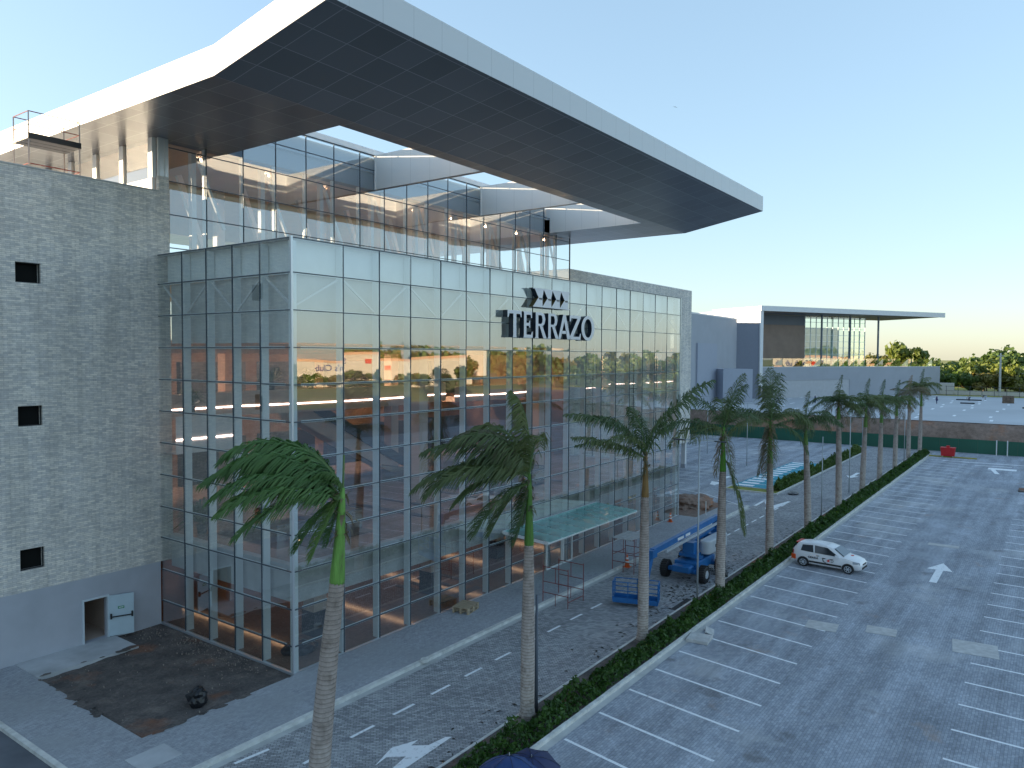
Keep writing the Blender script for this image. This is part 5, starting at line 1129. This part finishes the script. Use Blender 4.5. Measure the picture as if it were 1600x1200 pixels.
tag(crumple('manhole_tarp', (78.9,21.6,.1), (.9,.5,.15), 12, BAG), 'flat dark sheet lying at the tip of the far median', 'plastic sheet')
# utility covers
def cover(x, y, sx, sy, rot, label, h=.03, m='slab', tiltx=0):
    mb = MB(); mb.box((-sx/2,-sy/2,0),(sx/2,sy/2,h)); o = mb.build('manhole_cover', MT[m]); o.location = (x,y,.004); o.rotation_euler = (tiltx,0,rot); tag(o, label, 'manhole cover', 'concrete covers in the parking lot'); o.modifiers.new('bv','BEVEL').width = .008
cover(35.23,14.0,1.05,1.05,.12,'raised concrete cover at the hedge kerb, beside a tilted one', .16)
cover(36.6,13.95,.85,.6,.35,'small concrete cover tilted half open near the hedge kerb', .05, tiltx=.35)
cover(40.92,9.63,1.3,1.5,.1,'flush concrete cover at the end of a bay line', .012)
cover(41.98,6.99,1.15,1.4,.1,'pale square concrete cover alone in the driving lane', .014)
cover(42.1,2.9,1.9,1.9,.1,'large flush concrete cover on a bay line at the right', .012)
cover(64.0,6.6,.8,2.0,0,'long narrow pale cover far along the driving lane', .012)
o = MB().box((12.7,24.2,SW+.001),(14.1,25.4,SW+.02)).build('manhole_cover', MT['pad']); tag(o, 'pale cover in the sidewalk at the corner of the soil bed', 'manhole cover')
MB_ = MB().box((38.6,16.6,-.0),(40.9,17.05,.01)); tag(MB_.build('drain_grate', MT['black']), 'dark drain opening beside the hedge opposite the boom lift', 'drain')
o = MB().tube([(25.0,22.9,SW),(25.0,22.9,SW+.12)], [.2,.18], 14).build('valve_cap', MT['kerb']); tag(o, 'small round concrete cap set into the sidewalk kerb', 'kerb cap')
# fallen leaves and rubble: nobody could count them
rng = random.Random(77); b = MB()
for k in range(520):
    if rng.random() < .6: x, y = rng.gauss(44,4), rng.gauss(17.8,.7)
    else: x, y = rng.uniform(14,75), HY1+.15+abs(rng.gauss(0,.6))
    if y < HY1+.15: continue
    s_ = rng.uniform(.04,.16); a = rng.uniform(0,6.28); u = Vector((math.cos(a),math.sin(a),rng.uniform(-.1,.1)))*s_; v = Vector((-math.sin(a),math.cos(a),.1))*s_*.35; p = Vector((x,y,.02)); b.add([p-u,p-v,p+u,p+v+Vector((0,0,.02))], [(0,1,2,3)])
tag(b.build('leaf_litter', plain('dead_leaf', (.05,.045,.04), .9, var=.3), fix=False), 'dark dead leaves scattered over the service road', 'leaves', kind='stuff')
b = MB()
for k in range(520):
    if k < 430: x = 20.5-abs(rng.gauss(0,.9)); y = rng.uniform(28,37.1) 
    else: x, y = rng.uniform(14,20.3), rng.uniform(26.6,36.5)
    if y < 26.6 or (x < 18.3 and y > 34.7): continue
    s_ = rng.uniform(.008,.035); b.box((x,y,.02),(x+s_,y+s_*rng.uniform(.5,2),.05+s_))
tag(b.build('rubble', plain('pale_rubble', (.30,.25,.21), .9, var=.4, sc=8)), 'small bits of pale rubble strewn on the soil bed', 'rubble', kind='stuff')
# lamp posts
PM = plain('galvanised_post', (.42,.46,.49), .5, .3, var=0)
def lamp(x, y, h, label, arms=1, r=.055, m=None):
    t = thing('street_lamp', label, 'street lamp', (x,y,0), 'slim lamp posts of the parking lots')
    MB().tube([(x,y,0),(x,y,h)], [r,r*.7], 10).build('pole', m or PM, t, smooth=True)
    MB().box((x-.14,y-.14,0),(x+.14,y+.14,.03)).build('base_plate', m or PM, t)
    if arms:
        u = IR*1.15; b = MB(); b.beam(Vector((x,y,h-.05))-u+Vector((0,0,.12)), Vector((x,y,h-.05))+u, .05); b.build('arm', m or PM, t)
        for s_, dz in ((-1,.12),(1,0)):
            c = Vector((x,y,h-.05+dz))+u*s_; b = MB(); b.beam(c-IR*.32+Vector((0,0,.0)), c+IR*.32+Vector((0,0,-.04)), .26, .07); b.build('floodlight', MT['dark'], t)
    return t
lamp(24.1,16.2,4.7,'short dark grey post without lamp head beside the palm left of the entrance', 0, .075, plain('dark_post', (.09,.11,.14), .5, var=0))
lamp(40.2,16.15,9.3,'tall slim lamp post with two floodlights in front of the boom lift')
lamp(83.2,17.2,7.9,'slim post with twin lamps beside the leaning palm in mid row', 1)
lamp(125.5,24.2,9.0,'thin tall post near the far end of the service road, left of the farthest palms', 0)
lamp(112.0,16.4,9.0,'thin tall post among the farthest palms of the row', 0)
lamp(104,40.6,8.2,'lamp post in the side parking lot right of the stone wing')
lamp(69.5,16.6,7.0,'thin post beside the sixth palm', 0, .05)
lamp(95.5,32.0,8.0,'faint lamp post in the side lot behind the brown-skirted palm')
b = MB().tube([(62.9,24.6,SW),(62.9,24.6,1.35)], .04, 8).build('bollard_post', MT['white']); tag(b, 'short white post at the end of the sidewalk by the dirt pile', 'post')
for x, y, l in ((127.8,6.9,'left of two short white posts in front of the green hoarding'),(127.9,5.6,'right of two short white posts in front of the green hoarding')):
    o = MB().tube([(x,y,0),(x,y,2.2)], .07, 8).build('white_post', MT['white']); tag(o, l, 'post', 'white posts by the hoarding')
# red container at far island
t = thing('red_waste_bin', 'bright red metal skip bin on the island at the end of the parking lot', 'skip bin', (121.6,12.3,.12)); RD = plain('bin_red', (.50,.015,.02), .5, var=.1)
b = MB(); b.add([(121.1,11.5,.2),(122.2,11.5,.2),(122.2,13.1,.2),(121.1,13.1,.2),(121.05,11.42,1.3),(122.3,11.42,1.3),(122.3,13.18,1.3),(121.05,13.18,1.3)], [(0,3,2,1),(0,1,5,4),(1,2,6,5),(2,3,7,6),(3,0,4,7)]); b.build('tub', RD, t)
b = MB(); b.box((121.0,11.38,1.3),(122.35,13.22,1.37)); b.box((121.4,12.1,1.37),(121.8,12.5,1.62)); b.build('lid', RD, t)
each('skid', MT['white'], t, [((121.15,11.6,.1),(122.1,11.75,.2)), ((121.15,12.85,.1),(122.1,13.0,.2))])
# umbrellas at the lower edge
def umbrella(x, y, z, r, lean, label, m):
    t = thing('umbrella', label, 'umbrella', (x,y,0), 'dark blue umbrellas'); n = 8; mb = MB(); vs = [(0,0,.34)]; fs = []
    R_ = Matrix.Rotation(lean[0], 3, 'X') @ Matrix.Rotation(lean[1], 3, 'Y'); rings = 5
    for i in range(1, rings+1):
        f = i/rings
        for k in range(n*4):
            a = 2*math.pi*k/(n*4); sc = 1-.05*abs(math.sin(a*n/2))*f; vs.append((r*f*sc*math.cos(a), r*f*sc*math.sin(a), .34-.42*f**2*(1)-.05*abs(math.sin(a*n/2))*f))
    q = n*4
    for k in range(q): fs.append((0, 1+k, 1+(k+1)%q))
    for i in range(rings-1):
        for k in range(q): fs.append((1+i*q+k, 1+(i+1)*q+k, 1+(i+1)*q+(k+1)%q, 1+i*q+(k+1)%q))
    W = [R_ @ Vector(v)+Vector((x,y,z)) for v in vs]; mb.add(W, fs); mb.build('canopy', m, t, fix=False, smooth=True)
    b = MB()
    for k in range(n):
        a = 2*math.pi*(k)/n
        b.tube([R_ @ Vector((r*f*math.cos(a), r*f*math.sin(a), .345-.42*f**2+.004))+Vector((x,y,z)) for f in (.02,.35,.7,1)], .006, 4)
    b.build('rib', MT['black'], t); top = R_ @ Vector((0,0,.42))+Vector((x,y,z)); bot = R_ @ Vector((0,0,-1))+Vector((x,y,z))
    MB().tube([tuple(top), tuple(bot), (bot.x,bot.y,.02)], .012, 6).build('shaft', MT['alu'], t)
umbrella(17.55,11.95,2.2,.86,(rad(8),rad(-10)),'dark navy umbrella at the lower edge of the view, overlapping the brighter one', plain('navy_cloth', (.012,.022,.085), .6, var=.1))
umbrella(17.05,12.35,2.25,1.08,(rad(-10),rad(10)),'brighter blue umbrella at the lower edge, partly under the navy one', plain('blue_cloth', (.015,.05,.17), .5, var=.15))
# fence at the far side of the raised lot
t = thing('mesh_fence', 'thin dark metal fence along the far edge of the raised lot', 'fence', (222,0,ZL))
b = MB(); y = -60
while y < 24: b.box((222,y-.05,ZL),(222.1,y+.05,ZL+2.6)); y += 2.6
b.build('posts', MT['dark'], t); b = MB(); 
for z in (.3,1.3,2.4): b.box((222.02,-60,ZL+z),(222.08,23.5,ZL+z+.06))
b.build('rails', MT['dark'], t)
t = thing('field_wall', 'low pale boundary wall in the sunlit field before the trees', 'wall', (232,0,ZL))
b = MB(); b.box((231,-40,ZL),(231.3,23,ZL+1.1)); b.box((230,22.5,ZL),(233,26.5,ZL+3.0)); b.build('wall', MT['beige'], t)
t = thing('concrete_pole', 'pale concrete utility pole standing in front of the far trees', 'pole', (228,12.0,ZL)); MB().tube([(228,12,ZL),(228,12,ZL+11)], [.28,.18], 8).build('shaft', MT['conc'], t); MB().beam((228,11.2,ZL+10.3),(228,12.8,ZL+10.3), .15).build('crossarm', MT['conc'], t)
t = thing('paver_stack', 'brown block stack of pavers on the raised lot', 'pavers', (195,8.7,ZL)); b = MB()
for i in range(3):
    for j in range(3): b.box((194.2+.02*i,7.6+.72*j,ZL+.55*i),(195.6,8.28+.72*j,ZL+.5+.55*i))
b.build('blocks', MT['bark'], t)
for (x, y, l, lab) in ((186,15.5,2.6,'dark low heap of material near the standing worker'),(176,3.5,4,'dark strip lying at the right of the raised lot'),(201,16.5,5,'long dark strip of edging behind the workers')):
    o = MB().box((x,y-l/2,ZL+.01),(x+.9,y+l/2,ZL+.25)).build('material_heap', MT['dark']); tag(o, lab, 'building material')
# people
def person(loc, rot, joints, shirt, trousers, label, helmet=True):
    """joints: dict of positions (metres, facing +x)"""
    J = joints; names = list(J); E = [('pelvis','chest'),('chest','neck'),('neck','head'),('head','crown'),('chest','lsh'),('lsh','lel'),('lel','lha'),('chest','rsh'),('rsh','rel'),('rel','rha'),('pelvis','lhip'),('lhip','lkn'),('lkn','lan'),('lan','lto'),('pelvis','rhip'),('rhip','rkn'),('rkn','ran'),('ran','rto')]
    RR = dict(pelvis=.15,chest=.17,neck=.065,head=.105,crown=.08,lsh=.075,rsh=.075,lel=.05,rel=.05,lha=.045,rha=.045,lhip=.11,rhip=.11,lkn=.07,rkn=.07,lan=.05,ran=.05,lto=.04,rto=.04)
    t = thing('person', label, 'person', loc, local=True); t.rotation_euler = (0,0,rot)
    def skin(nm, use, mat, grow):
        ks = [k for k in names if k in use]; me = bpy.data.meshes.new(nm); me.from_pydata([J[k] for k in ks], [(ks.index(a), ks.index(c)) for a, c in E if a in ks and c in ks], [])
        o = bpy.data.objects.new(nm, me); S.collection.objects.link(o); o.parent = t; me.materials.append(mat)
        o.modifiers.new('skin', 'SKIN'); me.skin_vertices or None
        sv = me.skin_vertices[0].data if me.skin_vertices else None
        if sv:
            for i, k in enumerate(ks): sv[i].radius = (RR[k]*grow, RR[k]*grow*(.75 if k in ('chest','pelvis') else 1)); sv[i].use_root = (i == 0)
        o.modifiers.new('sub', 'SUBSURF').levels = 1; o.modifiers['sub'].render_levels = 2
    def mk(nm, use, mat, grow):
        ks = [k for k in names if k in use]; bm = bmesh.new(); L_ = bm.verts.layers.skin.verify(); vv = []
        for k in ks:
            v = bm.verts.new(J[k]); v[L_].radius = (RR[k]*grow, RR[k]*grow); vv.append(v)
        vv[0][L_].use_root = True
        for a, c in E:
            if a in ks and c in ks: bm.edges.new((vv[ks.index(a)], vv[ks.index(c)]))
        me = bpy.data.meshes.new(nm); bm.to_mesh(me); bm.free(); me.materials.append(mat); o = bpy.data.objects.new(nm, me); S.collection.objects.link(o); o.parent = t
        o.modifiers.new('skin', 'SKIN'); s_ = o.modifiers.new('sub', 'SUBSURF'); s_.levels = 1; s_.render_levels = 1
    skinm = MT.setdefault('skin', plain('skin', (.25,.13,.08), .6, var=0))
    mk('body', names, skinm, 1.0)
    mk('shirt', ['pelvis','chest','lsh','rsh','lel','rel'], shirt, 1.22); mk('trousers', ['pelvis','lhip','rhip','lkn','rkn','lan','ran'], trousers, 1.25)
    if helmet: h = J['crown']; q = MB().tube([(h[0],h[1],h[2]-.04),(h[0],h[1],h[2]+.02),(h[0],h[1],h[2]+.09)], [.14,.125,.05], 10).build('helmet', MT['white'], None); q.parent = t
    return t
stand = dict(pelvis=(0,0,.95),chest=(0,0,1.35),neck=(.01,0,1.5),head=(.03,0,1.62),crown=(.03,0,1.72),lsh=(0,.19,1.42),lel=(.02,.25,1.14),lha=(.12,.24,.92),rsh=(0,-.19,1.42),rel=(.05,-.26,1.15),rha=(.22,-.18,1.05),lhip=(0,.1,.88),lkn=(.05,.12,.48),lan=(0,.13,.09),lto=(.15,.14,.05),rhip=(0,-.1,.88),rkn=(.02,-.12,.48),ran=(-.05,-.13,.09),rto=(.1,-.14,.05))
bend = dict(pelvis=(0,0,.88),chest=(.38,0,1.02),neck=(.52,0,1.0),head=(.64,0,.98),crown=(.73,0,.96),lsh=(.42,.19,1.0),lel=(.5,.22,.7),lha=(.6,.16,.4),rsh=(.42,-.19,1.0),rel=(.5,-.22,.7),rha=(.62,-.14,.42),lhip=(0,.1,.82),lkn=(.12,.14,.46),lan=(0,.15,.09),lto=(.15,.16,.05),rhip=(0,-.1,.82),rkn=(.12,-.14,.46),ran=(-.02,-.15,.09),rto=(.14,-.16,.05))
navy = plain('navy_workwear', (.02,.04,.14), .8, var=0); dk = plain('dark_workwear', (.03,.035,.05), .8, var=0); lt = plain('pale_workwear', (.40,.42,.45), .8, var=0)
person((181.8,20.7,ZL), 2.0, stand, navy, navy, 'worker in navy overalls and white helmet standing upright on the raised lot')
person((198.5,16.2,ZL), 2.6, bend, lt, dk, 'worker in pale shirt bending over on the raised lot')
person((206.5,13.6,ZL), 1.2, bend, dk, lt, 'worker in dark shirt bending near the metal fence')
person((166.5,41.5,ZL), -1.6, stand, navy, navy, 'worker in blue beside the grey building, behind the palm crowns')
# plane far away in the sky
fly = Vector((0,0,CAMZ))+(F_+R_*((1055-800)/1179.3)+U_*((600-167)/1179.3))*600
t = thing('bird', 'tiny dark bird gliding in the clear sky right of the roof', 'bird', tuple(fly)); b = MB(); b.tube([fly+Vector((-.9,0,-.1)),fly,fly+Vector((.9,.3,.05))], [.08,.25,.06], 6); b.build('body', MT['dark'], t)
b = MB(); b.add([fly, fly+IR*1.8+Vector((0,0,-.45)), fly+IR*1.7+ID*.5+Vector((0,0,-.4)), fly+ID*.6], [(0,1,2,3)]); b.add([fly, fly-IR*1.8+Vector((0,0,.3)), fly-IR*1.7+ID*.5+Vector((0,0,.32)), fly+ID*.6], [(0,1,2,3)]); b.build('wings', MT['dark'], t, fix=False)
# interior plants
for (x, y, z, s_, lab) in ((22.2,36,4.62,1.6,'tall potted palm indoors behind the side glazing near the stone wall'),(25.5,30.0,4.62,1.3,'indoor potted plant beside the floor well behind the front glass'),(44,36,4.62,1.7,'leafy indoor plant on the upper floor, right of the middle of the front'),(24.0,40,9.3+1.2,1.2,'bushy plant on the upper balcony behind the corner glazing'),(33,40.6,11.7,1.0,'low plant on the LED lit balcony'),(30,40.7,11.7,1.1,'low plant on the LED lit balcony, left one')):
    t = thing('indoor_plant', lab, 'plant', (x,y,z), 'plants inside the atrium'); rg = random.Random(int(x*7)); mb = MB()
    for k in range(90):
        a = rg.uniform(0,6.28); e = rg.uniform(.3,2.2); p0 = Vector((x,y,z+.5)); d = Vector((math.cos(a),math.sin(a),e)).normalized(); q = p0+d*s_*rg.uniform(.5,1.0); q2 = q+Vector((d.x,d.y,-.4))*s_*.5; w_ = Vector((-d.y,d.x,0))*.06*s_
        mb.add([p0-w_*.4,p0+w_*.4,q+w_,q-w_,q2], [(0,1,2,3),(3,2,4)])
    mb.build('leaves', MT['palm'], t, fix=False); MB().tube([(x,y,z),(x,y,z+.5)], [.22,.3], 12).build('pot', MT['dark'], t)
# tree labels: kind, rank and neighbours
cnt = {}
trees = [o for o in S.objects if o.name.startswith('tree') and o.type == 'EMPTY']
for o in trees:
    X, Y, Z = o.location; far = o['group'].startswith('trees beyond'); d = math.hypot(X, Y)
    if far: rk = 0 if d < 248 else 1 if d < 280 else 2 if d < 325 else 3; place = rows_w[rk]
    else: place = 'across the street, mirrored in the facade glass'; rk = 4
    cr = [c for c in o.children if c.name.startswith('crown')][0].data.name; ki = [i for i, p in enumerate(protos) if p and p[1].data.name == cr][0]
    o['_k'] = (ki, rk); cnt.setdefault((ki, rk), []).append(o)
ordw = ['first', 'second', 'third', 'fourth', 'fifth', 'sixth', 'seventh', 'eighth', 'ninth', 'tenth', 'eleventh', 'twelfth']
for (ki, rk), lst in cnt.items():
    lst.sort(key=lambda o: -math.atan2(o.location.y, o.location.x))
    pl = rows_w[rk] if rk < 4 else 'mirrored in the glass'
    for i, o in enumerate(lst):
        o['label'] = kl[ki]+' '+pl+(', '+(ordw[i] if i < 12 else 'last')+' of its kind from left' if len(lst) > 1 else '')
        del o['_k']
